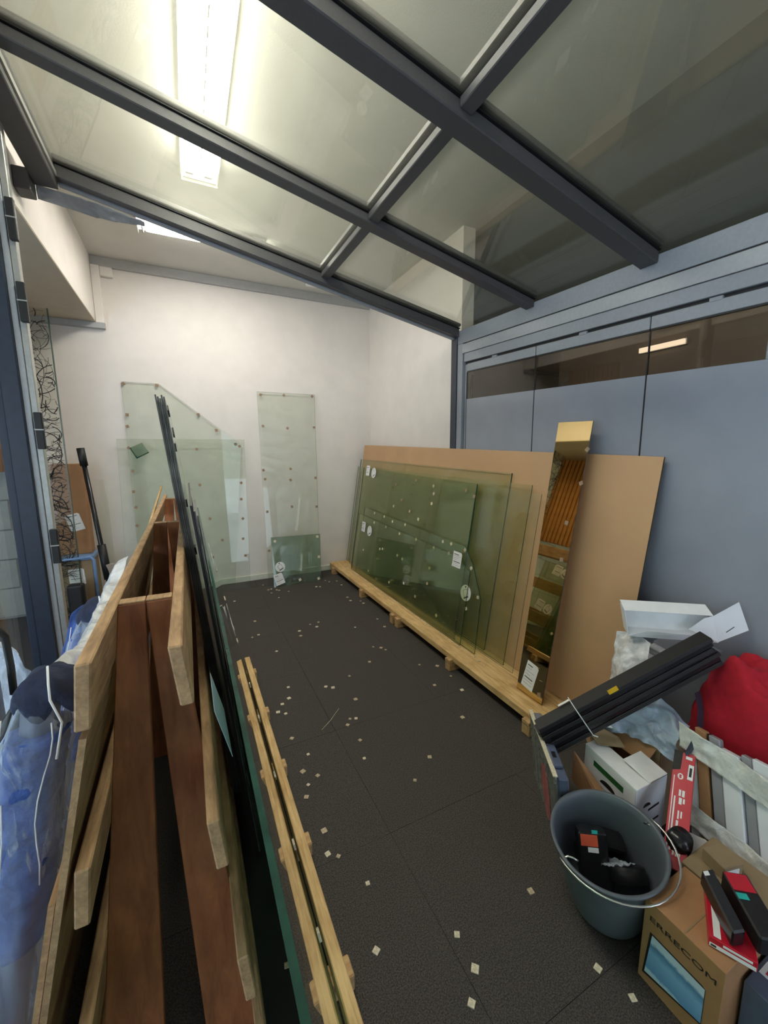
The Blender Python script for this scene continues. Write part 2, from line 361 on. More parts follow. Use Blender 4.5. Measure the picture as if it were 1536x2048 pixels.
# dropped bulkhead on the left
bk = struct(box('wall_bulkhead', (-1.5, -2.4, 2.72), (-.67, YB, HC), M_wall), 'white boxed bulkhead hanging above the left opening')
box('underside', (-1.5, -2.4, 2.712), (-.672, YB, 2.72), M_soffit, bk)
struct(box('trim_2', (-1.5, YB-.05, 2.66), (-.60, YB, 2.712), M_trimgrey, bev=.002), 'small ledge under the bulkhead on the end wall')
struct(box('trim_3', (-.668, YB-.05, 2.712), (-.60, YB, 3.215), M_wall, bev=.002))
tag(box('junction_box', (-.60, YB-.04, 3.13), (-.50, YB, 3.215), M_wall, bev=.006), 'small white junction box high in the left corner of the end wall', 'junction box')
# white block wall seen through the glass door on the far left
bw = struct(box('wall_block', (-2.6, 4.66, 0), (-1.42, YB, 1.62), M_block), 'white painted block wall seen through the left glass door')
for r_ in range(6):
    z0 = .02+r_*.268; off = -.23*(r_ % 2)
    for k in range(3):
        x0 = max(-2.6, -2.6+off+k*.46); x1 = min(-1.42, -2.6+off+(k+1)*.46)
        if x1-x0 > .05: box('painted_block', (x0+.005, 4.635, z0+.004), (x1-.005, 4.66, min(1.62, z0+.264)), M_block, bw, bev=.004)

# ---- fluorescent ceiling lamps
def lamp(x0, x1, y0, y1, label, n_c=26, along='y'):
    t = empty('ceiling_lamp', ((x0+x1)/2, (y0+y1)/2, HC-.07))
    tag(t, label, 'ceiling lamp', 'fluorescent ceiling lamps')
    box('housing', (x0, y0, HC-.03), (x1, y1, HC), M_lampw, t, bev=.003)
    for a, b in ((0, .015), (.985, 1)):
        if along == 'y': box('side_rail', (x0+(x1-x0)*a-.004*(a == 0), y0, HC-.040), (x0+(x1-x0)*b+.004*(b == 1), y1, HC-.03), M_lampw, t)
        else: box('side_rail', (x0, y0+(y1-y0)*a-.004*(a == 0), HC-.040), (x1, y0+(y1-y0)*b+.004*(b == 1), HC-.03), M_lampw, t)
    if along == 'y':
        m = (x0+x1)/2
        box('diffuser', (x0+.006, y0+.01, HC-.068), (m-.004, y1-.14, HC-.031), M_lamp, t); box('diffuser', (m+.004, y0+.01, HC-.068), (x1-.006, y1-.14, HC-.031), M_lamp, t)
        for k in range(n_c):
            y = y0+.06+(y1-y0-.26)*k/n_c
            box('louver', (m-.003, y, HC-.074), (m+.003, y+(y1-y0)/n_c*.55, HC-.05), M_trimgrey, t)
        box('end_plate', (x0, y1-.004, HC-.072), (x1, y1, HC-.03), M_lampw, t)
        for k, (a, b) in enumerate(((.12, .32), (.62, .82))):
            box('lamp_holder', (x0+(x1-x0)*a, y1-.075, HC-.06), (x0+(x1-x0)*b, y1-.055, HC-.05), M_trimgrey, t)
        box('louver', (x0+.01, y1-.03, HC-.066), (x1-.01, y1-.022, HC-.05), M_trimgrey, t)
    else:
        m = (y0+y1)/2
        box('diffuser', (x0+.06, y0+.006, HC-.05), (x1-.01, m-.004, HC-.031), M_lamp, t); box('diffuser', (x0+.06, m+.004, HC-.05), (x1-.01, y1-.006, HC-.031), M_lamp, t)
        box('end_plate', (x0, y0, HC-.072), (x0+.004, y1, HC-.03), M_lampw, t)
        box('louver', (x0+.03, y0+.01, HC-.066), (x0+.038, y1-.01, HC-.05), M_trimgrey, t)
    return t
lamp(.10, .315, .55, 3.13, 'long white fluorescent lamp seen through the glass roof')
lamp(-.215, .74, 3.80, 3.985, 'shorter fluorescent lamp below the lowest rafter near the end wall', along='x')
tag(box('smoke_detector', (1.27, 4.36, 3.24), (1.40, 4.48, 3.3), M_lampw, bev=.012, seg=2), 'small white square detector on the ceiling behind the lowest rafter', 'detector')

# added lamp brightening the room behind the sliding doors and giving its light streak
M_lamp2 = emit('added_lamp_diffuser', (1.0, .85, .66), 1.0)
l2 = tag(empty('added_lamp', (3.88, 2.28, 2.38)), 'added narrow lamp brightening the brown room behind the sliding doors', 'added lamp')
box('housing', (3.875, 2.08, 2.38), (3.90, 2.48, 2.43), M_lampw, l2); box('diffuser', (3.855, 2.09, 2.385), (3.8745, 2.47, 2.425), M_lamp2, l2)

# ---- glass roof
RS = -.207
def rz(x, z0=2.440): return z0+RS*(x-2.04)
def rzy(x, y): return rz(x)+sh(y)*(x-XL)/2.54
XL = -.50
roof = tag(empty('glass_roof', (2.04, 1.0, 2.36)), 'anthracite aluminium patio roof with clear glass panes overhead', 'glass roof')
XL = -.50
raf = [(2.78, .050, .085), (2.0, .070, .066), (1.25, .085, .075), (.50, .066, .066), (-.25, .066, .066), (-1.0, .066, .066)]
for k, (y, w, d) in enumerate(raf):
    y0, y1 = y, y+w
    vs = lambda za, zb, a, b: ([(XL, a, rz(XL)+za), (2.04, a, rz(2.04)+za+sh(y)), (2.04, b, rz(2.04)+za+sh(y)), (XL, b, rz(XL)+za)], [(XL, a, rz(XL)+zb), (2.04, a, rz(2.04)+zb+sh(y)), (2.04, b, rz(2.04)+zb+sh(y)), (XL, b, rz(XL)+zb)])
    b_, t_ = vs(-.012-d+.03, -.005, y0, y1); r_ = hexa('rafter', b_, t_, M_anth, roof, bev=.004)
    b_, t_ = vs(.010, .030, y0-.02, y1+.02); hexa('pressure_cap', b_, t_, M_anth, r_, bev=.003)
    b_, t_ = vs(-.004, .0, y0-.008, y1+.008); hexa('rubber_seal', b_, t_, M_black, r_)
    if k == 0:
        b_, t_ = vs(-.075, -.060, y1, y1+.035); hexa('end_profile', b_, t_, M_gray, r_, bev=.002)
for k in range(len(raf)-1):
    yb, ya = raf[k][0], raf[k+1][0]+raf[k+1][1]
    def slab(nm, xa, xb, y0, y1, za, zb, mat, par, bev=0):
        q = [(xa, y0), (xb, y0), (xb, y1), (xa, y1)]
        return hexa(nm, [(x, y, rzy(x, y)+za) for x, y in q], [(x, y, rzy(x, y)+zb) for x, y in q], mat, par, bev=bev)
    for (xa, xb) in ((XL, .905), (.945, 2.10)):
        slab('glass_pane', xa, xb, ya-.02, yb+.02, 0, .008, M_roofgl, roof)
    gb = slab('glazing_bar', .90, .95, ya, yb, -.035, -.003, M_anth, roof, .003)
    slab('pressure_cap', .885, .965, ya, yb, .010, .028, M_anth, gb)
wp = box('wall_plate', (-.60, -1.2, 2.865), (-.50, 2.84, 2.99), M_anth, roof, bev=.004)
box('seal_strip', (-.50, -1.2, 2.90), (-.492, 2.83, 2.925), M_alu, wp)
box('bracket', (-.668, 2.76, 2.80), (-.60, 2.86, 2.90), M_anth, wp, bev=.004)
# loose grey membrane sagging under the lowest rafter's left end
tag(crumple('roof_membrane', [[(-.60, 2.86, 2.88), (-.35, 2.90, 2.87), (-.12, 2.88, 2.815)], [(-.60, 2.88, 2.82), (-.35, 2.98, 2.83), (-.12, 2.90, 2.80)]], .014, 3, M_filmgrey, n=(10, 40), freq=14, thick=.004), 'crumpled grey membrane strip hanging under the end of the lowest rafter', 'membrane')

# ---- grey facade with sliding doors on the right (plane x = 2.04)
XF = 2.04
fa = struct(empty('trim_4', (XF, 1.0, 0)), 'grey-blue aluminium frame of the sliding door front')
def fbox(name, y0, y1, z0, z1, x0, x1, mat, parent, bev=.002):
    return hexa(name, [(x0, y0, z0+sh(y0)), (x1, y0, z0+sh(y0)), (x1, y1, z0+sh(y1)), (x0, y1, z0+sh(y1))], [(x0, y0, z1+sh(y0)), (x1, y0, z1+sh(y0)), (x1, y1, z1+sh(y1)), (x0, y1, z1+sh(y1))], mat, parent, bev=bev)
fbox('gutter_beam', -2.4, 2.86, 2.318, 2.422, XF, XF+.06, M_gray, fa)
fbox('gutter_back', -2.4, 2.86, 2.318, 2.46, XF+.10, XF+.12, M_anth, fa)
fbox('shadow_joint', -2.4, 2.70, 2.312, 2.320, XF+.006, XF+.06, M_black, fa, 0)
fbox('head_rail', -2.4, 2.74, 2.240, 2.312, XF+.002, XF+.06, M_graylt, fa)
fbox('track_cover', -2.4, 2.72, 2.172, 2.237, XF+.006, XF+.05, M_gray, fa)
fbox('track_slot', -2.4, 2.72, 2.158, 2.172, XF+.025, XF+.05, M_black, fa, 0)
box('post', (XF, 2.735, 0), (XF+.10, 2.80, 2.345), M_gray, fa, bev=.003)
box('post', (XF-.01, 2.80, 0), (XF+.11, 2.875, 2.43), M_navy, fa, bev=.003)
box('post', (XF+.03, 2.705, 0), (XF+.09, 2.735, 2.18), M_graylt, fa, bev=.002)
for y in (1.62, .98, 2.35): fbox('roller', y, y+.05, 2.150, 2.168, XF+.012, XF+.03, M_gray, fa)
lv = [(1.988, 2.690), (1.274, 1.982), (.815, 1.268)]
for n_, (a, b) in enumerate([(1.988, 2.690), (1.274, 1.982), (.560, 1.268), (-.154, .554), (-.868, -.160), (-1.58, -.874)]):
    dr = struct(empty('door_%d' % (n_+1), (XF+.02, (a+b)/2, 0)), 'sliding door leaf with grey-blue satin panel and clear strip on top' if n_ == 0 else None)
    fbox('top_rail', a, b, 2.098, 2.155, XF+.014, XF+.034, M_gray, dr)
    wa = .815 if n_ == 2 else a
    fbox('seal', a, b, 2.090, 2.099, XF+.016, XF+.03, M_black, dr, 0)
    fbox('window_pane', wa+.002, b-.002, 1.884, 2.092, XF+.018, XF+.026, M_smoke, dr, 0)
    if n_ == 2: fbox('stile', .56, .813, 1.884, 2.098, XF+.012, XF+.03, M_gray, dr)
    fbox('satin_panel', a+.001, b-.001, .03, 1.884, XF+.016, XF+.028, M_frost, dr, .001)
    fbox('bottom_rail', a, b, .035, .11, XF+.012, XF+.034, M_gray, dr)
    box('glass_edge_gasket', (XF+.0165, b+.0005, .03), (XF+.026, b+.0055, 2.09+sh(b)), M_black, dr)
struct(box('trim_6', (XF+.06, 2.695, .03), (XF+.08, 2.705, 2.1), M_black))

# room behind the doors: a pale beam band and ceiling strip seen through the clear strips
struct(box('wall_partition', (3.9, -2.4, 0), (4.0, 3.4, 2.75), M_wallbrown))

# ================================================================= STICKERS, PADS
def on(o, u, v, n):
    """placer: returns function (a, b, lift) -> world point on a sheet's face"""
    o, u, v, n = map(Vector, (o, u, v, n))
    return lambda a, b, l=0: o+u*a+v*b+n*l
def pad(parent, F, a, b, s=.022, mat=None, th=.003, rot=None, name='cork_pad'):
    r = random.uniform(0, math.pi/2) if rot is None else rot; h = s/2
    q = [(a+h*(math.cos(r)*i-math.sin(r)*j), b+h*(math.sin(r)*i+math.cos(r)*j)) for i, j in ((-1, -1), (1, -1), (1, 1), (-1, 1))]
    lo = [F(x, y, .0004) for x, y in q]; hi = [F(x, y, .0004+th) for x, y in q]
    return mk(name, lo+hi, [(0, 1, 2, 3), (4, 7, 6, 5), (0, 4, 5, 1), (1, 5, 6, 2), (2, 6, 7, 3), (3, 7, 4, 0)], mat or M_cork3, parent=parent)
def patch(name, F, pts, l, th, mat, parent):
    lo = [F(x, y, l) for x, y in pts]; nn = (F(0, 0, 1)-F(0, 0, 0)).normalized()
    return prism(name, lo, nn*th, [mat], parent=parent)
def rsticker(parent, F, a, b, r=.05, ax=1):
    """round white sticker with a tilted sheet pictogram"""
    pts = [(a+r*math.cos(t*math.pi/14), b+r*math.sin(t*math.pi/14)) for t in range(28)]
    s = patch('round_sticker', F, pts, .0005, .0008, M_white, parent); s['label'] = 'round white sticker'
    c, d = math.cos(.5), math.sin(.5)
    def rp(x, y): return (a+ax*(x*c-y*d)*r, b+(x*d+y*c)*r)
    patch('print', F, [rp(-.45, -.5), rp(.45, -.5), rp(.45, .45), rp(-.45, .45)], .0014, .0003, M_grink, s)
    patch('print', F, [rp(-.55, -.62), rp(.40, -.62), rp(.40, -.5), rp(-.55, -.5)], .0018, .0003, M_ink, s)
    patch('print', F, [rp(-.35, -.4), rp(.38, -.4), rp(.38, .38), rp(-.35, .38)], .0018, .0003, M_white, s)
    patch('print', F, [rp(.1, .62), rp(.35, .62), rp(.35, .8), rp(.1, .8)], .0014, .0003, M_ink, s)
    return s
def qsticker(parent, F, a, b, w=.075, h=.11, rot=0, ax=1):
    """rectangular paper label with lines of tiny print"""
    c, d = math.cos(rot), math.sin(rot)
    def rp(x, y): return (a+ax*(x*c-y*d), b+(x*d+y*c))
    s = patch('paper_label', F, [rp(-w/2, -h/2), rp(w/2, -h/2), rp(w/2, h/2-.012), rp(w/2-.012, h/2), rp(-w/2, h/2)], .0005, .0006, M_white, parent); s['label'] = 'white paper label'
    rnd = random.Random(int(a*1000)+int(b*77))
    for k in range(7):
        y = h/2-.018-k*h*.12; x0 = -w*.40; x1 = x0+w*rnd.uniform(.35, .8)
        t = .0022 if k not in (0, 4) else .005
        patch('print', F, [rp(x0, y-t), rp(x1, y-t), rp(x1, y), rp(x0, y)], .0012, .0003, M_ink if k in (0, 4) else M_grink, s)
    return s

# ================================================================= GLASS ON THE END WALL
def backsheet(yt, zt, yb, x_pts, label, mat, th=.008, z0=0.0, rim=M_rim):
    """sheet leaning on the end wall: x_pts = outline (x, z) seen from the front"""
    a = (yt-yb)/zt
    P = lambda x, z: Vector((x, yb+a*(z-z0), z))
    nrm = Vector((0, -1, a)).normalized()
    o = prism('glass_sheet', [P(x, z) for x, z in x_pts], -nrm*th, [mat, rim])
    tag(o, label, 'glass sheet')
    F = lambda x, z, l=0: P(x, z)+nrm*l
    return o, F
g, F = backsheet(4.775, 2.19, 4.745, [(-.52, .0), (.40, .0), (.56, 1.58), (-.20, 2.19), (-.52, 2.19)], 'clear glass sheet with a long sloping top edge, against the end wall', M_wallgl)
for a, b in [(-.505, 2.171), (-.216, 2.171), (-.497, 1.874), (.145, 1.896), (.312, 1.735), (-.505, 1.76), (.50, 1.585)]: pad(g, F, a, b, .028)
g, F = backsheet(4.735, 1.635, 4.56, [(-.62, .0), (.545, .0), (.59, 1.635), (-.602, 1.635)], 'wide clear glass sheet leaning before the sloping-topped one, scrap of glass taped on', M_wallgl)
for a, b in [(-.507, 1.55), (.104, 1.534), (.536, 1.563), (-.498, 1.116), (.107, 1.157), (.526, 1.163), (-.49, .96), (.513, .984), (.18, .794), (.515, .769), (-.494, .777), (.287, .552), (.502, .546), (.179, .378), (.515, .356), (-.49, 1.32)]: pad(g, F, a, b, .026)
sp = patch('glass_offcut', F, [(-.50, 1.545), (-.39, 1.60), (-.335, 1.50), (-.445, 1.44)], .004, .008, M_smallgl, g)
sp['label'] = 'small square of darker glass stuck to the sheet'
patch('edge', F, [(-.50, 1.545), (-.445, 1.44), (-.335, 1.50), (-.337, 1.508), (-.441, 1.454), (-.492, 1.549)], .0125, .002, M_rim, sp)
g, F = backsheet(4.765, 2.16, 4.49, [(.735, 0), (1.335, 0), (1.415, 2.165), (.757, 2.165)], 'tall narrow clear glass sheet leaning on the end wall, right of the wide ones', M_wallgl)
for a, b in [(.796, 2.132), (1.056, 2.14), (1.387, 2.145), (.797, 1.786), (1.07, 1.767), (1.384, 1.782), (.767, 1.297), (1.072, 1.304), (.778, 1.197), (1.063, 1.177), (1.36, 1.191), (.776, .833), (1.057, .871), (1.349, .852), (.764, .395)]: pad(g, F, a, b, .026)
g, F = backsheet(4.535, .54, 4.40, [(.775, 0), (1.318, 0), (1.362, .535), (.793, .545)], 'small dusty green glass square at the foot of the tall sheet', M_smallgl, .01, rim=M_rim)
rsticker(g, F, .862, .215, .055); qsticker(g, F, .84, .085, .10, .12, .25)
for a, b in [(1.325, .504), (1.319, .273), (.83, .50), (1.29, .03), (1.071, .046)]: pad(g, F, a, b, .028, M_cork2)

# ================================================================= RIGHT RACK: PALLET, BOARD, GLASS, MIRROR
pl = tag(empty('glass_pallet', (1.69, 3.0, 0)), 'long low yellow timber base on wooden blocks along the right side', 'pallet', None)
ZP = .105
box('plank', (1.545, 1.37, .062), (1.640, 4.76, ZP), M_pine, pl, bev=.003)
box('plank', (1.643, 1.34, .062), (1.735, 4.76, ZP-.004), M_pine, pl, bev=.003)
box('plank', (1.738, 1.35, .062), (1.86, 4.76, ZP-.002), M_pine, pl, bev=.003)
for y in (1.385, 2.10, 2.86, 2.955, 3.66, 4.56):
    box('block', (1.515, y, 0), (1.85, y+.055, .062), M_pineX, pl, bev=.003)
    box('block', (1.512, y+.002, .062), (1.5435, y+.053, .082), M_pineX, pl, bev=.002)
LS = .157
def lean(Xb, z=ZP, s=LS):
    nrm = Vector((-1, 0, s)).normalized()
    P = lambda y, z_, l=0: Vector((Xb+s*(z_-z), y, z_))+nrm*l
    return P, nrm
P, nrm = lean(1.815, ZP)
bd = tag(prism('fibreboard', [P(1.13, ZP), P(4.70, ZP), P(4.72, 1.575), P(1.13, 1.462)], nrm*.010, [M_mdf, M_mdfedge]), 'large plain brown fibreboard leaning behind the green glass', 'board')
def rsheet(Xb, pts, label, mat, th=.006, rim=M_rim):
    P, nrm = lean(Xb); o = prism('glass_sheet', [P(y, z) for y, z in pts], -nrm*th, [mat, rim]); tag(o, label, 'glass sheet'); return o, P
# k: y scaled for depth of plane
g, F = rsheet(1.785, [(2.075, ZP), (4.735, ZP), (4.735, 1.40), (2.075, 1.345)], 'tallest green glass sheet in the right rack, thick dark edge left of the mirror', M_greengl, .010)
g2, F2 = rsheet(1.765, [(1.86, ZP), (4.745, ZP), (4.745, 1.31), (1.86, 1.28)], 'longest green glass sheet in the right rack, its near edge closest to the mirror', M_greengl, .006)
g3, F3 = rsheet(1.750, [(1.76, ZP), (4.60, ZP), (4.60, 1.25), (1.76, 1.235)], 'faint clear glass sheet reaching behind the mirror in the right rack', M_wallgl, .004, M_rimlt)
g4, F4 = rsheet(1.735, [(2.36, ZP), (4.50, ZP), (4.50, 1.305), (2.36, 1.255)], 'deep green rectangular glass sheet, rear one of the pair behind the labelled shards', M_greengl2, .010)
g5, F5 = rsheet(1.718, [(2.335, ZP), (4.46, ZP), (4.46, 1.30), (2.335, 1.25)], 'deep green rectangular glass sheet with two labels at its far top corner', M_greengl2, .010)
for a, b in [(2.45, 1.199), (2.345, 1.164), (3.20, 1.23), (3.58, 1.165), (3.42, 1.026), (2.89, 1.05), (3.57, .947), (3.24, .938), (3.07, .889), (2.90, 1.2), (2.88, 1.136)]: pad(g5, F5, a, b, .024, random.choice([M_cork2, M_cork3, M_cork]))
qsticker(g5, F5, 4.32, 1.275, .095, .115, 0, -1); rsticker(g5, F5, 4.155, 1.255, .058, -1)
dg, FD = rsheet(1.702, [(2.30, ZP), (4.40, ZP), (4.40, .66), (3.35, .60)], 'low dark green glass wedge behind the two cut-cornered sheets', M_greengl2, .008)
g6, F6 = rsheet(1.690, [(2.06, ZP), (4.25, ZP), (4.22, .86), (2.33, .80), (2.22, .70), (2.08, .48)], 'front green glass sheet with a cut corner and a round sticker, larger one', M_greengl, .006)
for a, b in [(3.933, .83), (3.691, .827), (3.498, .805), (3.242, .815), (3.014, .72), (2.499, .785), (2.323, .775), (2.724, .708), (2.611, .78), (2.511, .709), (3.312, .508), (3.208, .498), (2.744, .531), (2.555, .197), (2.215, .373), (2.225, .665), (2.11, .49), (2.9, .24), (3.4, .22), (3.9, .2)]: pad(g6, F6, a, b, .022, random.choice([M_cork2, M_cork2, M_cork]))
rsticker(g6, F6, 2.245, .478, .058, -1)
g7, F7 = rsheet(1.678, [(2.21, ZP), (4.36, ZP), (4.33, .775), (2.39, .715), (2.22, .64)], 'frontmost green glass sheet with a printed rectangular label near its cut corner', M_greengl, .006)
for a, b in [(3.886, .735), (3.60, .735), (3.303, .720), (4.074, .395), (3.671, .494), (3.612, .507), (2.727, .407), (3.1, .3)]: pad(g7, F7, a, b, .022, random.choice([M_cork2, M_cork2, M_cork]))
qsticker(g7, F7, 2.385, .690, .105, .115, 0, -1)
qsticker(g7, F7, 4.15, .648, .095, .11, 0, -1); rsticker(g7, F7, 3.98, .628, .056, -1)
# little cork crumbs along the foot of the glass
cr_v = []; cr_f = []
rnd = random.Random(5)
for k in range(120):
    y = rnd.uniform(1.9, 4.6); x = rnd.uniform(1.645, 1.672); s = rnd.uniform(.003, .008); i = len(cr_v)
    cr_v += [(x+a*s, y+b*s, ZP-.0035+c*s*.7) for a in (-.5, .5) for b in (-.5, .5) for c in (0, 1)]; cr_f += [tuple(i+q for q in f) for f in BF]
tag(mk('cork_crumbs', cr_v, cr_f, M_cork2), 'scattered cork crumbs along the foot of the green glass', 'crumbs', kind='stuff')
# bronze mirror
MS = .2
Pm = lambda y, z, l=0: Vector((1.662+MS*(z-ZP), y, z))+Vector((-1, 0, MS)).normalized()*l
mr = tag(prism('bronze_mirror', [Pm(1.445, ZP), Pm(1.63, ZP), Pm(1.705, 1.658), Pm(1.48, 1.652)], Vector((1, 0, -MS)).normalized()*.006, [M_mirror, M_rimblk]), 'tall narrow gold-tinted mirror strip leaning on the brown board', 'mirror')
for a, b in [(1.478, 1.50), (1.475, 1.32), (1.515, 1.10), (1.50, .90), (1.47, .15)]: pad(mr, Pm, a, b, .022, M_cork3, .004)
qs = qsticker(mr, Pm, 1.555, .215, .085, .15, -.12, -1)

# ================================================================= LEFT RACK: A-FRAME
af = tag(empty('timber_rack', (-.11, 2.2, 0)), 'A-shaped timber rack with brown plywood legs and rough tan side rails', 'rack')
def leg(y, left, th=.035):
    if left: top = [(-.168, 1.15), (-.1125, 1.15)]; bot = [(-.282, 0), (-.150, 0)]
    else: top = [(-.1115, 1.15), (-.055, 1.15)]; bot = [(-.055, 0), (.062, 0)]
    yb = y-.16
    lo = [(bot[0][0], yb, 0), (bot[1][0], yb, 0), (bot[1][0], yb+th, 0), (bot[0][0], yb+th, 0)]
    hi = [(top[0][0], y, top[0][1]), (top[1][0], y, top[1][1]), (top[1][0], y+th, top[1][1]), (top[0][0], y+th, top[0][1])]
    return hexa('leg', lo, hi, M_ply, af, bev=.002)
for y in (1.066, 2.265, 3.45):
    for l in (True, False):
        g = leg(y, l)
        cx = [(-.1665, -.113), (-.111, -.0565)][0 if l else 1]
        box('raw_top_edge', (cx[0], y+.001, 1.1502), (cx[1], y+.034, 1.1545), M_sawn, g, bev=.001)
# rails (x on outer side), (z top, z bottom), follow the slope of the legs
def rail(side, zt, zb, th=.024, y0=.775, y1=3.80, mat=None):
    def X(z): return (-.168-(1.15-z)*.0992) if side < 0 else (-.055+(1.15-z)*.1017)
    a, b = X(zt), X(zb)
    o_ = th*side
    return hexa('side_rail', [(b, y0, zb), (b+o_, y0, zb), (b+o_, y1, zb), (b, y1, zb)], [(a, y0, zt), (a+o_, y0, zt), (a+o_, y1, zt), (a, y1, zt)], mat or M_sawn, af, bev=.003)
for s_ in (-1, 1):
    rail(s_, 1.155, 1.035); rail(s_, .775, .66); rail(s_, .42, .30); rail(s_, .14, .04)
tag(obox('thin_batten', (-.222, 2.2, 1.02), (-.012, 2.3, .14), (-.012, 0, 0), (0, 0, .02), M_pine, bev=.002), 'thin pale batten lying along the outside of the rack top rail', 'batten')
# plywood sheet leaning at the rack's left side
tag(prism('plywood_sheet', [(-.187, .776, 1.02), (-.187, 2.7, 1.02), (-.400, 2.7, 0), (-.400, .776, 0)], Vector((-1, 0, .2)).normalized()*.011, [M_sawn, M_sawn]), 'thin plywood sheet leaning on the left side of the timber rack', 'board')
tag(prism('reddish_offcut', [(-.263, .785, .72), (-.263, .885, .72), (-.409, .885, .02), (-.409, .785, .02)], Vector((-1, 0, .2)).normalized()*.010, [M_ply, M_sawn]), 'reddish board offcut with rough edge beside the plywood sheet', 'board')

# ---- glass leaning on the rack's right side
LB = .075
def asheet(off, pts, label, mat, th, rim, group=None):
    P = lambda y, z, l=0: Vector((.130+off-.1*z, y, z))+Vector((1, 0, .1)).normalized()*l
    o = prism('glass_sheet', [P(y, z) for y, z in pts], Vector((-1, 0, -.1)).normalized()*th, [mat, rim]); tag(o, label, 'glass sheet', group); return o, P
Ya, Yn = 1.62, 2.46
wd = ['innermost tall glass sheet against the right side of the timber rack', 'second tall glass sheet from the timber rack, edge seen as a dark line', 'middle sheet of the five tall ones leaning on the timber rack', 'fourth tall glass sheet counted from the timber rack', 'outermost tall glass sheet with a pale face, top sloping down at the far end']
for k in range(5):
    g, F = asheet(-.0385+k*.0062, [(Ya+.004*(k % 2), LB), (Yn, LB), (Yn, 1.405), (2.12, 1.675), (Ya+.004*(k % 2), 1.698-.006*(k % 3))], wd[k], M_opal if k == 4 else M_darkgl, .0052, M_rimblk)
    if k == 4:
        for a, b in [(1.70, 1.65), (1.86, 1.58), (1.72, 1.52), (1.72, 1.12), (1.78, 1.30)]: pad(g, F, a, b, .03, M_black, .004)
Yb = 1.30
g, F = asheet(.0090, [(Yb, LB), (2.3, LB), (2.3, 1.345), (Yb, 1.345)], 'black-tinted glass sheet, thick and lower than the tall stack behind it', M_tintgl, .0065, M_black)
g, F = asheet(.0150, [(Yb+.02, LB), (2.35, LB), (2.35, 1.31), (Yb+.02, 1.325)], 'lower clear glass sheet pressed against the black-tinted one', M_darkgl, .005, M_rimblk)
for a, b in [(1.45, 1.27), (1.6, 1.18), (1.5, 1.06)]: pad(g, F, a, b, .03, M_black, .004)
g, F = asheet(.0300, [(1.75, LB), (3.07, LB), (3.07, .975), (1.75, .975)], 'low green glass sheet reaching far along the rack, labels near its far end', M_greengl2, .006, M_rim)
qsticker(g, F, 2.88, .915, .10, .11, .1); rsticker(g, F, 2.78, .90, .052); qsticker(g, F, 2.92, .51, .10, .11, .15); rsticker(g, F, 2.81, .495, .052)
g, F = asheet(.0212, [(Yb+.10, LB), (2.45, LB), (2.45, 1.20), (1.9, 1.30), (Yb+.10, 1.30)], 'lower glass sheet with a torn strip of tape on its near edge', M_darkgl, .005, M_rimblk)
tp = crumple('torn_tape', [[(.118, 1.385, .52), (.122, 1.395, .55), (.130, 1.41, .50)], [(.100, 1.385, .78), (.101, 1.395, .74), (.112, 1.40, .70)], [(.075, 1.385, .98), (.078, 1.39, .99), (.083, 1.395, .97)]], .004, 2, M_filmband, parent=g, n=(20, 6), freq=30, thick=.001)
ft = tag(box('foot_shade_board', (.072, -.30, .0555), (.204, 2.68, LB-.001), M_black, bev=.002), 'board under the feet of the tall glass stack, blackened for the shade there', 'board')  # widened and coloured black to stand in for the shade under the rack
# light blue paper stuck on the right middle rail
tag(prism('blue_paper', [(.0145, .90, .93), (.0135, .99, .975), (.0385, 1.01, .86), (.0465, .92, .79)], Vector((1, 0, .1)).normalized()*.0008, [plain('pale_blue_paper', (.50, .66, .76), .6)]), 'pale blue scrap of paper tucked between rack and tall glass', 'paper')

# ---- slotted pallet with green sheets
sp = tag(empty('slotted_pallet', (.27, 1.6, 0)), 'narrow yellow timber base with a slot holding the edge of green glass', 'pallet')
for y in (2.60, 2.14, 1.70, 1.285, 0.86, .45, -.1):
    box('sleeper', (.070, y, 0), (.318, y+.055, .0545), M_pineX, sp, bev=.003)
box('rail', (.2585, -.30, .055), (.293, 2.745, .100), M_pine, sp, bev=.003)
box('rail', (.207, -.30, .055), (.221, 2.70, .074), M_pine, sp, bev=.003)
def csheet(k, y0, y1, zt, label):
    P = lambda y, z, l=0: Vector((.2565-k*.0085-.193*(z-.056), y, z))+Vector((1, 0, .193)).normalized()*l
    o = prism('glass_sheet', [P(y, z) for y, z in ((y0, .0565), (y1, .0565), (y1, zt), (y0, zt))], Vector((-1, 0, -.193)).normalized()*.0062, [M_cleargreen, M_rim]); tag(o, label, 'glass sheet'); return o, P
g, F = csheet(0, -.25, 2.70, 1.165, 'outermost green glass sheet standing in the slotted base, labels on its face')
qsticker(g, F, 2.45, .92, .10, .12); rsticker(g, F, 2.32, .90, .055); qsticker(g, F, 2.50, .52, .10, .12, .1); rsticker(g, F, 2.36, .50, .055)
for a, b in [(2.62, .78), (2.58, .6), (2.52, .42), (2.6, .3), (2.3, .15), (2.0, .13), (1.6, .12), (1.25, .12), (.95, .12)]: pad(g, F, a, b, .024, M_cork2)
csheet(1, -.25, 2.66, 1.050, 'second green glass sheet from the walkway, lower than the outermost, in the slotted base')
csheet(2, -.25, 2.68, .96, 'third green glass sheet from the walkway in the slotted base')
csheet(3, -.25, 2.60, .84, 'innermost, slightly lower green glass sheet in the slotted base')

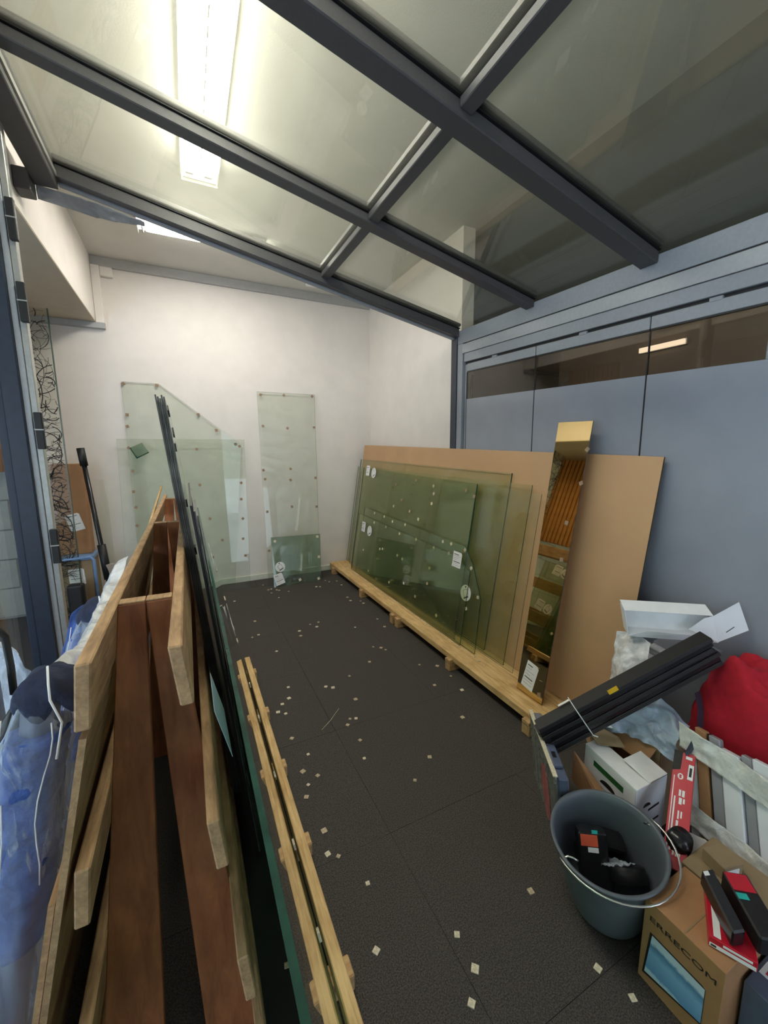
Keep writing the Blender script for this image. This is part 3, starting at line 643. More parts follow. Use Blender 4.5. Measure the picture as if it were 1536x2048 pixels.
# ================================================================= CORK PADS ON THE FLOOR
chips = [(.704, 4.357), (.738, 4.37), (.716, 4.24), (.786, 4.315), (.806, 4.286), (.758, 4.066), (.893, 4.208), (.677, 4.546), (1.204, 4.215), (1.24, 4.196), (1.361, 4.38), (1.389, 4.314), (1.475, 4.299), (1.476, 4.143), (1.397, 3.749), (1.392, 3.646), (1.479, 3.59), (1.48, 3.52), (.445, 3.567), (.334, 4.169), (.431, 3.274), (.377, 3.249), (.869, 3.278), (.948, 3.291), (.908, 3.205), (.752, 3.191), (.739, 3.097), (1.199, 3.044), (1.443, 3.114), (1.193, 2.656), (.509, 2.925), (1.077, 2.465), (.881, 2.358), (.482, 2.413), (.7, 2.311), (.738, 2.28), (.459, 2.294), (.41, 2.254), (.409, 2.156), (.372, 2.19), (.822, 2.102), (.725, 1.947), (.757, 1.935), (.695, 1.905), (.393, 1.939), (.711, 1.765), (1.145, 4.50), (.44, 1.789), (.388, 1.694), (.444, 1.639), (.39, 1.607), (.365, 1.547), (.681, 1.639), (.974, 1.503), (.837, 1.413), (.386, 1.36), (.37, 1.264), (.403, 1.238), (.463, 1.102), (.409, .915), (.157, .95), (1.377, 2.269), (1.48, 2.2), (1.49, 2.05), (1.334, 2.01), (1.46, 1.888), (1.241, 2.616), (1.258, 2.572), (1.302, 1.673), (1.43, 2.94), (.955, .83), (.972, .59), (1.0, .505), (.65, .748), (.594, .693), (.653, .84)]
rnd = random.Random(11); chip_me = {}
def chip_label(x, y):
    if x > 1.3 and y > 1.5: return 'small cork pad on the floor beside the long pallet of the right rack', 'cork pads beside the right rack'
    if y > 4.0: return 'tiny cork pad on the floor near the foot of the end wall', 'cork pads near the end wall'
    if x < .5 and y < 2.6: return 'pale cork pad on the floor close beside the narrow slotted pallet', 'cork pads beside the slotted pallet'
    if x < .5: return 'cork pad on the floor beyond the far end of the slotted pallet', 'cork pads beyond the slotted pallet'
    if y < .87 and x > .85: return 'cork pad on the floor in front of the bucket', 'cork pads by the bucket'
    if y < .87: return 'cork pad on the nearest bit of floor at the bottom of the picture', 'cork pads nearest the viewer'
    if y > 2.9: return 'small cork pad in the far middle of the walkway', 'cork pads in the far walkway'
    if y > 2.15: return 'cork pad in the middle of the walkway, level with the slotted pallet end', 'cork pads in the middle walkway'
    return 'cork pad on open floor in the near half of the walkway', 'cork pads in the near walkway'
for i, (x, y) in enumerate(chips):
    m = rnd.choice([M_cork, M_cork2, M_cork2, M_cork]); s = rnd.choice([.014, .017, .019, .022]); key = (m.name, s)
    if key not in chip_me:
        o = mk('cork_pad', [(a*s/2, b*s/2, c) for a in (-1, 1) for b in (-1, 1) for c in (0, .0035)], BF, m, origin=(0, 0, 0)); bevel(o, .0006); chip_me[key] = o.data
    else:
        o = bpy.data.objects.new('cork_pad', chip_me[key]); C.objects.link(o)
    z = 0.0002
    if abs(x-.157) < .001: z = 0.0565; x = .16
    o.location = (x, y, z); o.rotation_euler = (0, 0, rnd.uniform(0, 1.6))
    lb_, gr_ = chip_label(x, y)
    tag(o, lb_ if z < .01 else 'cork pad lying in the dark gap under the tall glass', 'cork pad', gr_ if z < .01 else None)
    if z > .01: o.location.z = .0752; o.location.x = .15
tag(tube('straw_bit', [(.555, 1.93, .003), (.62, 1.98, .004), (.70, 2.06, .004)], .0012, M_cork2, seg=5), 'thin straw-coloured sliver on the dark floor', 'straw')

# ================================================================= LEFT SIDE: DOOR, BAGS, STUFF BEHIND
gd = struct(empty('door_7', (-.66, 2.0, 0)), 'glass door with dark navy frame and aluminium edge at the far left')
box('stile', (-.735, 2.36, 0), (-.640, 2.44, 2.95), M_navy, gd, bev=.004)
box('stile', (-.640, 2.375, 0), (-.617, 2.425, 2.95), M_graylt, gd, bev=.002)
box('stile', (-.616, 2.38, 0), (-.592, 2.42, 2.95), M_alu, gd, bev=.002)
for z in (2.40, 2.07, 1.52, .98):
    hg = box('hinge', (-.607, 2.355, z), (-.577, 2.379, z+.165), M_black, gd, bev=.003)
    box('hinge_joint', (-.609, 2.352, z+.085), (-.575, 2.356, z+.09), M_alu, hg)
box('glass_pane', (-.712, .8, .12), (-.704, 2.36, 2.86), M_doorgl, gd)
box('bottom_rail', (-.735, .8, 0.01), (-.64, 2.36, .12), M_navy, gd, bev=.003)
box('top_rail', (-.735, .8, 2.86), (-.64, 2.36, 2.95), M_navy, gd, bev=.003)
# handle of the near leaf
hd = struct(empty('door_8', (-.46, 1.2, 0)), 'near glass door leaf with a dark bow handle')
box('lock_stile', (-.505, 1.17, .01), (-.445, 1.225, .985), M_bluegrey, hd, bev=.006)
box('glass_pane', (-.482, .2, .05), (-.474, 1.17, 2.5), M_doorgl, hd)
h_ = tube('handle', [(-.475, 1.19, 1.095), (-.445, 1.19, 1.10), (-.425, 1.19, 1.095), (-.414, 1.19, 1.075), (-.412, 1.19, 1.0), (-.414, 1.19, .93)], .008, M_black, hd, seg=8)
h_['label'] = 'dark bent metal handle'

def bag(name, axis, rad, zig, label, top):
    """blue textile roll inside a loose clear sleeve"""
    t = tag(empty(name, axis[-1]), label, 'wrapped roll')
    n, sg = 46, 30; vs = []; fs = []
    ax = [Vector(a) for a in axis]
    def A(s):
        q = s*(len(ax)-1); i = min(int(q), len(ax)-2); return ax[i].lerp(ax[i+1], q-i)
    def body(r0, amp, s0, s1, nm, mat, fr, ragged=0, hood=0):
        vs = []; fs = []
        for i in range(n+1):
            s = s0+(s1-s0)*i/n; c = A(s)
            for k in range(sg):
                a = 2*math.pi*k/sg
                r = r0*(1+amp*noise.noise(Vector((math.cos(a)*fr, math.sin(a)*fr, s*fr*6)))+amp*.6*abs(noise.noise(Vector((math.cos(a)*2.5*fr, math.sin(a)*2.5*fr, s*fr*9+5)))))
                if ragged: r += ragged*abs(((s*22+a/3) % 1)-.5)
                if hood: r *= math.sqrt(max(.02, 1-((1-i/n)**6 if s0 < .01 else 0)))
                vs.append(c+Vector((math.cos(a)*r, math.sin(a)*r, 0)))
        for i in range(n):
            for k in range(sg): fs.append((i*sg+k, i*sg+(k+1) % sg, (i+1)*sg+(k+1) % sg, (i+1)*sg+k))
        fs += [tuple(range(sg)), tuple(range((n+1)*sg-1, n*sg-1, -1))]
        return mk(nm, vs, fs, mat, parent=t, smooth=True)
    b_ = body(rad*.86, .12, .17, .60, 'blue_roll', M_blue, 1.6, ragged=rad*.22)
    body(rad*.55, .15, .05, .99, 'inner_core', M_bluegrey, 1.4)
    # dark folded cap
    cx = Vector(top); rows = []
    vs = []; fs = []; nu, nv = 14, 30
    for i in range(nu+1):
        ph = math.pi*.62*i/nu
        for k in range(nv):
            a = 2*math.pi*k/nv; rr = rad*1.02*math.sin(ph)*(1+.12*math.sin(a*2+1)+.10*abs(noise.noise(Vector((a*2, ph*3, 1)))))
            vs.append(cx+Vector((math.cos(a)*rr, math.sin(a)*rr*.9, rad*.75*math.cos(ph)-.02*(abs(math.sin(a*2.5)))*ph)))
    for i in range(nu):
        for k in range(nv): fs.append((i*nv+k, i*nv+(k+1) % nv, (i+1)*nv+(k+1) % nv, (i+1)*nv+k))
    mk('folded_cap', vs, fs, M_bluedk, parent=t, smooth=True)
    body(rad*1.12, .22, -.0, 1.0, 'clear_sleeve', M_film, 2.0, hood=1)
    tube('sleeve_seam', [cx+Vector((.0, -rad*.2, rad*.80)), cx+Vector((.008, -rad*.85, rad*.45)), cx+Vector((.012, -rad*1.15, 0)), cx+Vector((.025, -rad*1.15, -.05)), cx+Vector((.010, -rad*1.2, -.12))], .0022, M_white, t, seg=5)
    for q_, (a_, s0_, s1_) in enumerate(((-2.6, .10, .60), (-1.1, .12, .5), (-2.1, .30, .9))):  # white streaks painting the highlights along the sleeve edges
        tube('sleeve_highlight', [A(s0_+(s1_-s0_)*j/8)+Vector((math.cos(a_+.12*math.sin(j))*rad*1.13, math.sin(a_+.12*math.sin(j))*rad*1.13, 0)) for j in range(9)], .0013, M_white, t, seg=5)
    return t
bag('wrapped_blue_roll', [(-.278, .965, 1.075), (-.318, .96, .90), (-.356, .955, .66), (-.422, .95, .30), (-.470, .95, 0.02)], .056, 1, 'blue textile roll in a clear plastic sleeve, nearest the viewer at the left edge', (-.276, .965, 1.040))
bag('wrapped_blue_roll', [(-.320, 1.70, .975), (-.365, 1.68, .80), (-.43, 1.66, .55), (-.47, 1.64, .28), (-.50, 1.62, 0.02)], .065, 1, 'second blue roll in clear plastic, further back between door post and rack', (-.318, 1.70, .94))
tag(crumple('plastic_film', [[(-.245, 1.02, 1.02), (-.285, 1.02, 1.06), (-.34, 1.05, 1.0)], [(-.245, 1.30, .98), (-.29, 1.30, .99), (-.37, 1.30, .88)], [(-.255, 1.60, 1.00), (-.30, 1.60, 1.00), (-.36, 1.62, .86)], [(-.250, 1.95, 1.07), (-.29, 1.95, 1.05), (-.34, 1.95, .95)]], .016, 4, M_filmw, n=(60, 24), freq=9), 'crumpled white plastic film bridging the two blue rolls beside the rack', 'plastic film')
tag(crumple('plastic_film', [[(-.47, 1.25, 1.10), (-.55, 1.35, 1.12)], [(-.40, 1.25, .95), (-.54, 1.45, .95)], [(-.42, 1.2, .70), (-.56, 1.4, .70)]], .03, 9, M_film, n=(30, 20), freq=9), 'loose clear plastic film hanging behind the door handle', 'plastic film')
tag(crumple('blue_bag', [[(-.46, 1.95, .86), (-.40, 1.95, .90), (-.36, 2.0, .84)], [(-.56, 1.9, .5), (-.46, 1.85, .52), (-.42, 1.95, .5)], [(-.56, 1.9, .0), (-.46, 1.85, .0), (-.42, 1.95, .0)]], .05, 6, M_blue, n=(30, 20), freq=9, thick=.003), 'slumped dark blue bag behind the second roll', 'bag')
tag(tube('black_hose', [(-.318, 1.02, .99), (-.345, 1.0, .975), (-.372, .985, .93), (-.382, .98, .86), (-.388, .975, .74), (-.392, .97, .70)], .020, M_blackgl, seg=14), 'thick black bent hose to the left of the nearest blue roll', 'hose')
tag(box('teal_cap', (-.405, 1.09, .80), (-.375, 1.12, .86), M_teal, bev=.004), 'small teal plastic piece behind the black hose', 'plastic piece')
tag(box('tool_case', (-.64, .98, 0), (-.50, 1.08, .78), M_bluegrey, bev=.01, seg=2), 'grey-blue upright case in the lower left corner', 'case')

# patterned glass screen with black vine strokes
sc = tag(box('patterned_screen', (-1.20, 4.40, .02), (-.95, 4.412, 2.69), M_wallgl), 'narrow clear screen covered with tangled black strokes behind the left door post', 'screen')
box('edge_strip', (-.953, 4.396, .02), (-.945, 4.416, 2.69), M_rimlt, sc)
rnd = random.Random(3); vs = []; fs = []
for k in range(480):
    cx, cz = rnd.uniform(-1.22, -.93), rnd.uniform(.1, 2.66); rr = rnd.uniform(.03, .17); a0 = rnd.uniform(0, 6.3); da = rnd.uniform(.8, 2.8); w = rnd.choice([.001, .0015, .002, .0035]); e = rnd.uniform(.5, 1.6); prev = None
    for j in range(9):
        a = a0+da*j/8; x = cx+rr*math.cos(a); z = cz+rr*e*math.sin(a)
        if not (-1.20 < x < -.955 and .03 < z < 2.68): prev = None; continue
        q = [(x+math.cos(a)*w*s, 4.3995-d, z+math.sin(a)*w*s) for s in (-1, 1) for d in (0, .0012)]
        i = len(vs); vs += q
        if prev is not None: fs += [(prev, prev+2, i+2, i), (prev+1, i+1, i+3, prev+3), (prev, i, i+1, prev+1), (prev+2, prev+3, i+3, i+2)]
        prev = i
pt = mk('vine_pattern', vs, fs, M_ink, parent=sc); pt['kind'] = 'stuff'
# brown box with label, blue trolley frame, pole
bb = tag(box('cardboard_carton', (-1.13, 4.52, .57), (-.862, 4.66, 1.405), M_card, bev=.003), 'tall brown carton with a tilted white label, behind the black pole', 'carton')
Fb = on((0, 4.52, 0), (1, 0, 0), (0, 0, 1), (0, -1, 0)); qsticker(bb, Fb, -.965, .87, .11, .16, .25)
bt = tag(empty('storage_crate', (-.97, 4.5, 0)), 'clear storage crate with a light blue rim below the brown carton', 'crate')
box('body', (-1.10, 4.42, .02), (-.845, 4.68, .53), M_carddk, bt, bev=.01, seg=2)
tube('rim', [(-1.11, 4.40, .10), (-1.11, 4.40, .55), (-.86, 4.40, .56), (-.835, 4.40, .53), (-.835, 4.40, .05)], .014, M_bluelt, bt, seg=8)
box('lid', (-1.12, 4.41, .53), (-.835, 4.69, .568), M_bluelt, bt, bev=.006)
Fb = on((0, 4.42, 0), (1, 0, 0), (0, 0, 1), (0, -1, 0)); qsticker(bt, Fb, -.98, .38, .12, .15, .05)
bp = tag(empty('black_pole', (-.70, 4.3, 0)), 'black pole with a thick grip leaning near the left end of the end wall', 'pole')
tube('shaft', [(-.812, 4.34, 1.40), (-.745, 4.31, .60), (-.695, 4.28, .02)], .020, M_blackgl, bp, seg=12)
tube('grip', [(-.826, 4.345, 1.545), (-.812, 4.34, 1.39)], .030, M_black, bp, seg=14)
tube('socket', [(-.750, 4.312, .68), (-.722, 4.295, .36)], .034, M_black, bp, seg=12)
box('bracket', (-.73, 4.27, .36), (-.64, 4.30, .50), M_wallbrown, bp, bev=.003)
tag(box('clear_panel', (-.80, 4.62, 0), (-.71, 4.628, 1.25), M_wallgl), 'narrow strip of clear glass standing behind the black pole', 'glass strip')
# dark strip behind the screen
tag(box('dark_bag', (-1.02, 4.2, 0), (-.90, 4.3, .36), M_black, bev=.02, seg=2), 'black bag on the floor beneath the patterned screen', 'bag')
# ribbed timber panel (seen in the mirror)
sl = tag(empty('slatted_panel', (-1.38, 4.2, 1.35)), 'orange-brown slatted timber panel reflected in the gold mirror', 'wall panel')
box('backing', (-1.42, 3.80, 1.35), (-1.40, 4.62, 2.705), M_mdfedge, sl)
for k in range(11): box('slat', (-1.40, 3.81+k*.074, 1.35), (-1.372, 3.81+k*.074+.055, 2.705), M_slat, sl, bev=.003)

# ================================================================= RIGHT FOREGROUND PILE
# --- organiser case on edge
oc = tag(empty('organiser_case', (1.24, 1.02, 0)), 'flat clear organiser case with pink label standing on edge beside the bucket', 'case')
u = Vector((-.205, -.315, 0)); un = u.normalized(); nn = Vector((.838, -.545, 0)).normalized(); b0 = Vector((1.345, 1.185, .004)); up = Vector((-.045, .01, .34))
obox('lid', b0, u, up, nn*.012, M_clearplast, oc, bev=.004)
obox('base', b0+nn*.0125, u, up*.985, nn*.040, M_bluegrey, oc, bev=.006)
obox('edge_rib', b0+up*1.0-nn*.002, u, Vector((0, 0, .006)), nn*.016, M_cork2, oc, bev=.001)
for s_ in (.10, .62): 
    lt = obox('latch', b0+up*.99+u*s_+nn*.012, u*.26, Vector((0, 0, .016)), nn*.034, M_bluegrey, oc, bev=.004)
    obox('latch_slot', b0+up*.99+u*(s_+.08)+nn*.02+Vector((0, 0, .0162)), u*.08, Vector((0, 0, .001)), nn*.014, M_black, lt)
el = [b0+u*(.62+.16*math.cos(t*math.pi/12))+up*(.42+.36*math.sin(t*math.pi/12))-nn*.001 for t in range(24)]
lb = prism('oval_label', el, -nn*.0012, [M_pink], parent=oc); lb['label'] = 'faded pink oval label'
for k in range(5):
    s_ = .08+.17*k; obox('divider', b0+u*s_+up*.05+nn*.004-nn*.006, u*.01, up*.9, nn*.004, M_clearplast, oc)
# --- bucket
bk = tag(empty('bucket', (1.155, .685, 0)), 'grey-blue plastic bucket with a wire handle, holding tool batteries', 'bucket')
BM = Matrix.Translation((1.150, .690, .018)) @ Matrix.Rotation(math.radians(-9), 4, 'Y') @ Matrix.Rotation(math.radians(2), 4, 'X')
HB = .275; r0, r1 = .108, .158
rb = lambda z: r0+(r1-r0)*(z/HB)**.8
out_ = [(r0-.012, 0), (r0, .008)]+[(rb(z), z) for z in (.03, .06, .10, .14, .18, .22, .25)]+[(r1, HB-.012), (r1+.007, HB-.010), (r1+.008, HB-.002), (r1+.003, HB), (r1-.003, HB-.003)]+[(rb(z)-.004, z) for z in (.24, .20, .15, .10, .06, .02)]+[(r0-.02, .012), (0.0005, .012)]
lathe('shell', [(0.0005, 0)]+out_, M_bucket, BM, 56, bk)
th0 = math.radians(200)
def bp_(a, r, z): return BM @ Vector((r*math.cos(a), r*math.sin(a), z))
hp = []
for k in range(25):
    a = math.radians(168)+math.pi*k/24*1.0
    hp.append(bp_(a, r1+.0125+.022*(k/24)**2*math.sin(math.pi*min(1, k/24*.999))*2, HB-.004-.006*math.sin(math.pi*k/24)))
hh = tube('handle', hp, .0032, M_steel, bk, seg=8); hh['label'] = 'bright wire handle resting on the rim'
for a in (168, 348):
    e = bp_(math.radians(a), r1+.012, HB-.012); e2 = bp_(math.radians(a), r1-.014, HB-.010)
    tube('handle_hook', [e, e2, e2+Vector((.008, -.012, .002)), e2+Vector((.018, -.024, -.002))], .0032, M_steel, bk, seg=6)
# things in the bucket
def tilt(c, rx, ry, rzz): return Matrix.Translation(c) @ Matrix.Rotation(math.radians(rzz), 4, 'Z') @ Matrix.Rotation(math.radians(rx), 4, 'X') @ Matrix.Rotation(math.radians(ry), 4, 'Y')
def mbox(name, M, lo, hi, mat, parent=None, bev=0, seg=1):
    o = mk(name, [M @ Vector((x, y, z)) for x in (lo[0], hi[0]) for y in (lo[1], hi[1]) for z in (lo[2], hi[2])], BF, mat, parent=parent)
    if bev: bevel(o, bev, seg)
    return o
Mb = tilt((1.105, .700, .085), -22, -4, -38)
b_ = tag(mbox('battery_pack', Mb, (-.045, -.03, -.05), (.042, .03, .165), M_blackgl, bev=.006, seg=2), 'black battery box with an orange and white label inside the bucket', 'battery')
mbox('orange_label', Mb, (-.040, -.0312, .125), (.012, -.030, .158), M_orange, b_)
mbox('white_label', Mb, (-.020, -.0314, .108), (.012, -.030, .122), M_white, b_)
mbox('teal_label', Mb, (-.004, -.0314, .162), (.014, -.030, .172), M_teal, b_)
Mc = tilt((1.185, .660, .135), -34, 26, 10)
rl = tag(empty('tape_roll', (1.19, .655, .08)), 'black roll of tape in clear wrap lying in the bucket', 'tape roll')
lathe('roll', [(.028, -.022), (.058, -.022), (.062, -.018), (.062, .018), (.058, .022), (.028, .022), (.026, .018), (.026, -.018), (.028, -.022)], M_blackgl, Mc, 36, rl)
crumple('clear_wrap', [[Mc @ Vector((-.07, -.05, .03)), Mc @ Vector((-.02, -.06, .035))], [Mc @ Vector((-.085, .0, .02)), Mc @ Vector((-.03, -.01, .038))], [Mc @ Vector((-.08, .05, .025)), Mc @ Vector((-.04, .04, .034))]], .015, 8, M_film, parent=rl, n=(18, 12), freq=30)
tag(mbox('power_tool', tilt((1.185, .760, .12), 20, 25, -30), (-.06, -.03, -.05), (.05, .035, .09), M_black, bev=.012, seg=2), 'black power tool body deep in the bucket', 'tool')

# --- ERRECOM carton
ec = tag(box('printed_carton', (1.066, .345, 0), (1.255, .533, .262), M_card, bev=.0015), 'brown carton printed ERRECOM over a blue sea picture', 'carton')
def FE(a, b, l=0): return Vector((1.066-l, a, b))
patch('picture_border', FE, [(.378, .060), (.378, .166), (.385, .170), (.512, .170), (.522, .024), (.376, .058)], .0006, .0004, M_ink, ec)
pc = patch('picture', FE, [(.379, .062), (.379, .166), (.506, .166), (.516, .034)], .0012, .0004, M_sea, ec); pc['label'] = 'blue seascape picture'
pn = text('lettering', 'ERRECOM', .034, frame((1.0652, .438, .212), (0, -1, 0), (0, 0, 1)) @ Matrix.Diagonal((1.05, .62, 1, 1)), M_ink, ec)
mk_ = box('flap_seam', (1.068, .434, .2622), (1.254, .437, .2630), M_carddk, ec)
# --- red/white carton and battery boxes on it
def para(name, p, u_, w_, h, mat, parent=None, bev=0, z=0):
    return obox(name, Vector((p[0], p[1], z)), Vector((*u_, 0)), Vector((*w_, 0)), Vector((0, 0, h)), mat, parent, bev)
rA, rU, rW = (1.092, .395), (.136, .075), (.040, -.082)
rb_ = tag(para('red_carton', rA, rU, rW, .028, M_redbox, bev=.0015, z=.2635), 'flat red and white tool carton under the black battery boxes', 'carton')
def onr(a, b): return (rA[0]+rU[0]*a+rW[0]*b, rA[1]+rU[1]*a+rW[1]*b)
para('white_band', onr(.04, .10), (rU[0]*.9, rU[1]*.9), (rW[0]*.16, rW[1]*.16), .0006, M_white, rb_, z=.2917)
para('white_band', onr(-.004, .02), (.0006, .0003), (rW[0]*.96, rW[1]*.96), .010, M_white, rb_, z=.2665)
para('white_band', onr(-.004, .30), (.0006, .0003), (rW[0]*.60, rW[1]*.60), .006, M_white, rb_, z=.281)
para('print', onr(-.008, .05), (.0006, .0003), (rW[0]*.12, rW[1]*.12), .005, M_ink, rb_, z=.269)
b_ = tag(para('battery_box', (1.110, .358), (.100, .116), (.034, -.012), .044, M_blackgl, bev=.004, z=.2925), 'long narrow black battery box, left one on the red carton', 'battery')
para('white_mark', (1.200, .460), (.008, .009), (.014, -.005), .0012, M_white, b_, z=.3368)
b_ = tag(para('battery_box', (1.150, .322), (.105, .124), (.048, -.036), .050, M_black, bev=.004, z=.2925), 'wide black battery box with a teal mark, right one on the red carton', 'battery')
para('red_label', (1.222, .405), (.030, .036), (.042, -.032), .001, M_redbox, b_, z=.3427); para('teal_mark', (1.208, .388), (.010, .012), (.020, -.015), .001, M_teal, b_, z=.3427)
m3 = tilt((1.345, .470, .2635), 0, 0, -14)
b_ = tag(mbox('small_carton', m3, (-.035, -.02, 0), (.035, .045, .040), M_carddk, bev=.002), 'small tan carton with a white label behind the battery boxes', 'carton')
mbox('white_label', m3, (-.030, -.0215, .010), (.02, -.020, .028), M_white, b_)
tag(box('support_carton', (1.262, .345, 0), (1.44, .545, .262), M_carddk, bev=.002), 'plain carton under the red carton and small boxes', 'carton')
# black cylinder behind the bucket
tag(tube('black_can', [(1.345, .615, .10), (1.325, .585, .262), (1.318, .575, .290)], .036, M_blackgl, seg=20, rr=[.036, .036, .030]), 'black cylindrical can between bucket and white profiles', 'can')
# lower right carton
lc = tag(box('purple_grey_carton', (1.150, .04, 0), (1.46, .338, .195), M_bluegrey, bev=.002), 'purplish grey carton with a red and white emblem at the lower right corner', 'carton')
MATS['blue_grey_plastic']
Fl = lambda a, b, l=0: Vector((a-.082, b+.155, .195+l))
e_ = patch('emblem', Fl, [(1.285, .175), (1.33, .175), (1.33, .10), (1.285, .10)], .0004, .0008, M_white, lc)
patch('print', Fl, [(1.293, .165), (1.322, .165), (1.322, .110), (1.293, .110)], .0013, .0004, M_redbox, e_)
patch('print', Fl, [(1.299, .158), (1.316, .158), (1.316, .150), (1.299, .150)], .0018, .0004, M_white, e_)
patch('print', Fl, [(1.299, .128), (1.316, .128), (1.316, .120), (1.299, .120)], .0018, .0004, M_white, e_)
tag(box('brown_box_lid', (1.46, .30, .12), (1.62, .46, .20), M_carddk, bev=.004), 'brown box corner between profiles and the lower right cartons', 'carton')

# --- white carton with open flaps
wc = tag(empty('white_carton', (1.40, .84, 0)), 'white carton with torn open flaps and a green printed band, behind the bucket', 'carton')
A0, B0, C0 = Vector((1.372, .962, 0)), Vector((1.330, .728, 0)), Vector((1.500, .722, 0)); D0 = A0+(C0-B0)
HW = .318; Z = Vector((0, 0, 1))
def wall(p, q, h, nm='panel', mat=M_white, th=.004, z0=0.0):
    d = (q-p).normalized(); n_ = Vector((d.y, -d.x, 0))
    return obox(nm, p+Z*z0, q-p, Z*h, n_*th, mat, wc, bev=.0008)
wl = wall(B0, A0, HW, mat=M_white); wall(C0, B0, HW, mat=M_white2); wall(D0, C0, HW-.01, mat=M_card); wall(A0, D0, HW, mat=M_card)
box('panel', (1.345, .74, .003), (1.49, .94, .006), M_card, wc)
# closed top panel along A-B, folded flap at C, torn flap at A
obox('top_flap', B0+Z*HW, A0-B0, (C0-B0)*.46, Z*.003, M_white, wc, bev=.0008)
fx = obox('top_flap', B0+Z*(HW+.004)+(C0-B0)*.40, (C0-B0)*.60, Vector((.010, .105, .012)), Z*.003, M_white, wc, bev=.0008)
obox('top_flap', D0+Z*(HW), (A0-D0)*.95, Vector((.01, .05, .085)), Z*.003, M_card, wc, bev=.0008)
prism('torn_flap', [A0+Z*(HW+.008)+Vector((.03, -.03, 0)), A0+Z*(HW+.020)+Vector((.095, -.10, 0)), A0+Z*(HW+.030)+Vector((.115, -.06, 0)), A0+Z*(HW+.045)+Vector((.085, .02, 0)), A0+Z*(HW+.035)+Vector((.035, .015, 0))], (0, 0, .003), [M_carddk], parent=wc)
prism('torn_flap', [A0+Z*(HW+.055)+Vector((.07, .01, 0)), A0+Z*(HW+.050)+Vector((.12, -.03, 0)), A0+Z*(HW+.070)+Vector((.155, .0, 0)), A0+Z*(HW+.075)+Vector((.11, .04, 0))], (0, 0, .003), [M_white], parent=wc)
# print on the A-B side (faces -x)
uu = (A0-B0).normalized(); ou = Vector((-uu.y, uu.x, 0)); ou = ou if ou.x < 0 else -ou
FA = lambda a, b, l=0: B0+uu*a+Z*b+ou*(l)
gp = patch('green_band', FA, [(.052, .262), (.052, .285), (.190, .285), (.190, .262)], .0006, .0006, M_green, wl); gp['label'] = 'green printed band'
hp_ = [(.118+.036*math.cos(t*math.pi/10), .222+.020*math.sin(t*math.pi/10)) for t in range(11)]
patch('hand_hole', FA, hp_, .0006, .0008, M_black, wl)
patch('print', FA, [(.02, .205), (.02, .2065), (.205, .2065), (.205, .205)], .0006, .0005, M_grink, wl)
for k in range(4): patch('print', FA, [(.04, .170-k*.014), (.04, .174-k*.014), (.18-.02*k, .174-k*.014), (.18-.02*k, .170-k*.014)], .0006, .0005, M_grink, wl)
vv = (C0-B0).normalized(); ov = Vector((vv.y, -vv.x, 0)); ov = ov if ov.y < 0 else -ov
FC = lambda a, b, l=0: B0+vv*a+Z*b+ov*l
patch('hand_hole', FC, [(.065+.020*math.cos(t*math.pi/10), .232+.014*math.sin(t*math.pi/10)) for t in range(11)], .0006, .0008, M_black, wc)
patch('print', FC, [(.075, .208), (.135, .214), (.135, .222), (.075, .216)], .0006, .0006, M_ink, wc)
patch('print', FC, [(.045, .150), (.140, .158), (.140, .166), (.045, .158)], .0006, .0006, M_ink, wc)
# lower outer kraft carton holding it
tag(prism('kraft_flap', [(1.318, .97, .30), (1.31, .965, .18), (1.302, .74, .075), (1.312, .72, .09), (1.338, .86, .22)], (-.003, 0, .001), [M_card]), 'kraft cardboard flap standing left of the white carton', 'cardboard')
# tan cardboard behind
kc = tag(empty('kraft_carton', (1.62, .92, 0)), 'open kraft carton filled with crumpled plastic behind the white carton', 'carton')
box('panel', (1.555, .78, 0), (1.559, 1.06, .36), M_carddk, kc); box('panel', (1.559, .775, 0), (1.80, .779, .36), M_carddk, kc); box('panel', (1.559, 1.056, 0), (1.80, 1.06, .34), M_carddk, kc); box('panel', (1.796, .779, 0), (1.80, 1.056, .36), M_carddk, kc)
prism('flap', [(1.558, .79, .36), (1.558, 1.04, .36), (1.50, 1.02, .30), (1.50, .80, .30)], (0, 0, .003), [M_card], parent=kc)

# --- crumpled plastic heaps
tag(crumple('plastic_bag', [[(1.50, 1.06, .40), (1.60, .98, .46), (1.66, .86, .50), (1.66, .74, .46)], [(1.46, 1.03, .37), (1.52, .93, .42), (1.58, .82, .43), (1.57, .73, .42)], [(1.46, .98, .33), (1.52, .90, .36), (1.55, .80, .36), (1.56, .72, .34)]], .045, 12, film('bluish_crumpled_film', (.50, .60, .76), .6, .95, 9), n=(40, 40), freq=11), 'bluish crumpled plastic bag below the black bundle', 'plastic bag')
tag(crumple('plastic_bag', [[(1.69, 1.075, .690), (1.72, 1.01, .700), (1.70, .93, .690)], [(1.66, 1.065, .56), (1.62, .99, .60), (1.63, .90, .62)], [(1.60, 1.055, .45), (1.55, .96, .50), (1.53, .88, .53)]], .022, 15, M_filmw, n=(36, 30), freq=11), 'crumpled white plastic bag under the white open box', 'plastic bag')
# stacked white boards under the open box
for k, (m_, x) in enumerate(((M_white2, 0), (M_greyboard, .03), (M_white, .055), (M_greyboard, .085))):
    tag(obox('coated_board', (1.72+x, .98, .610+.013*k), (.17, .0, .02), (-.02, -.19, -.015), (0, 0, .010), m_, bev=.0015), ['lowest bluish white board', 'lower grey board', 'upper white board', 'uppermost grey board'][k]+' in the small stack under the open box', 'board')
# --- open white box on top
tb = tag(empty('white_box', (1.78, .9, .712)), 'white open long box lying on top of the pile by the grey door', 'box')
a0 = Vector((1.645, .996, .712)); ax_ = Vector((.265, -.206, .002)); az = Vector((.018, .036, .095))
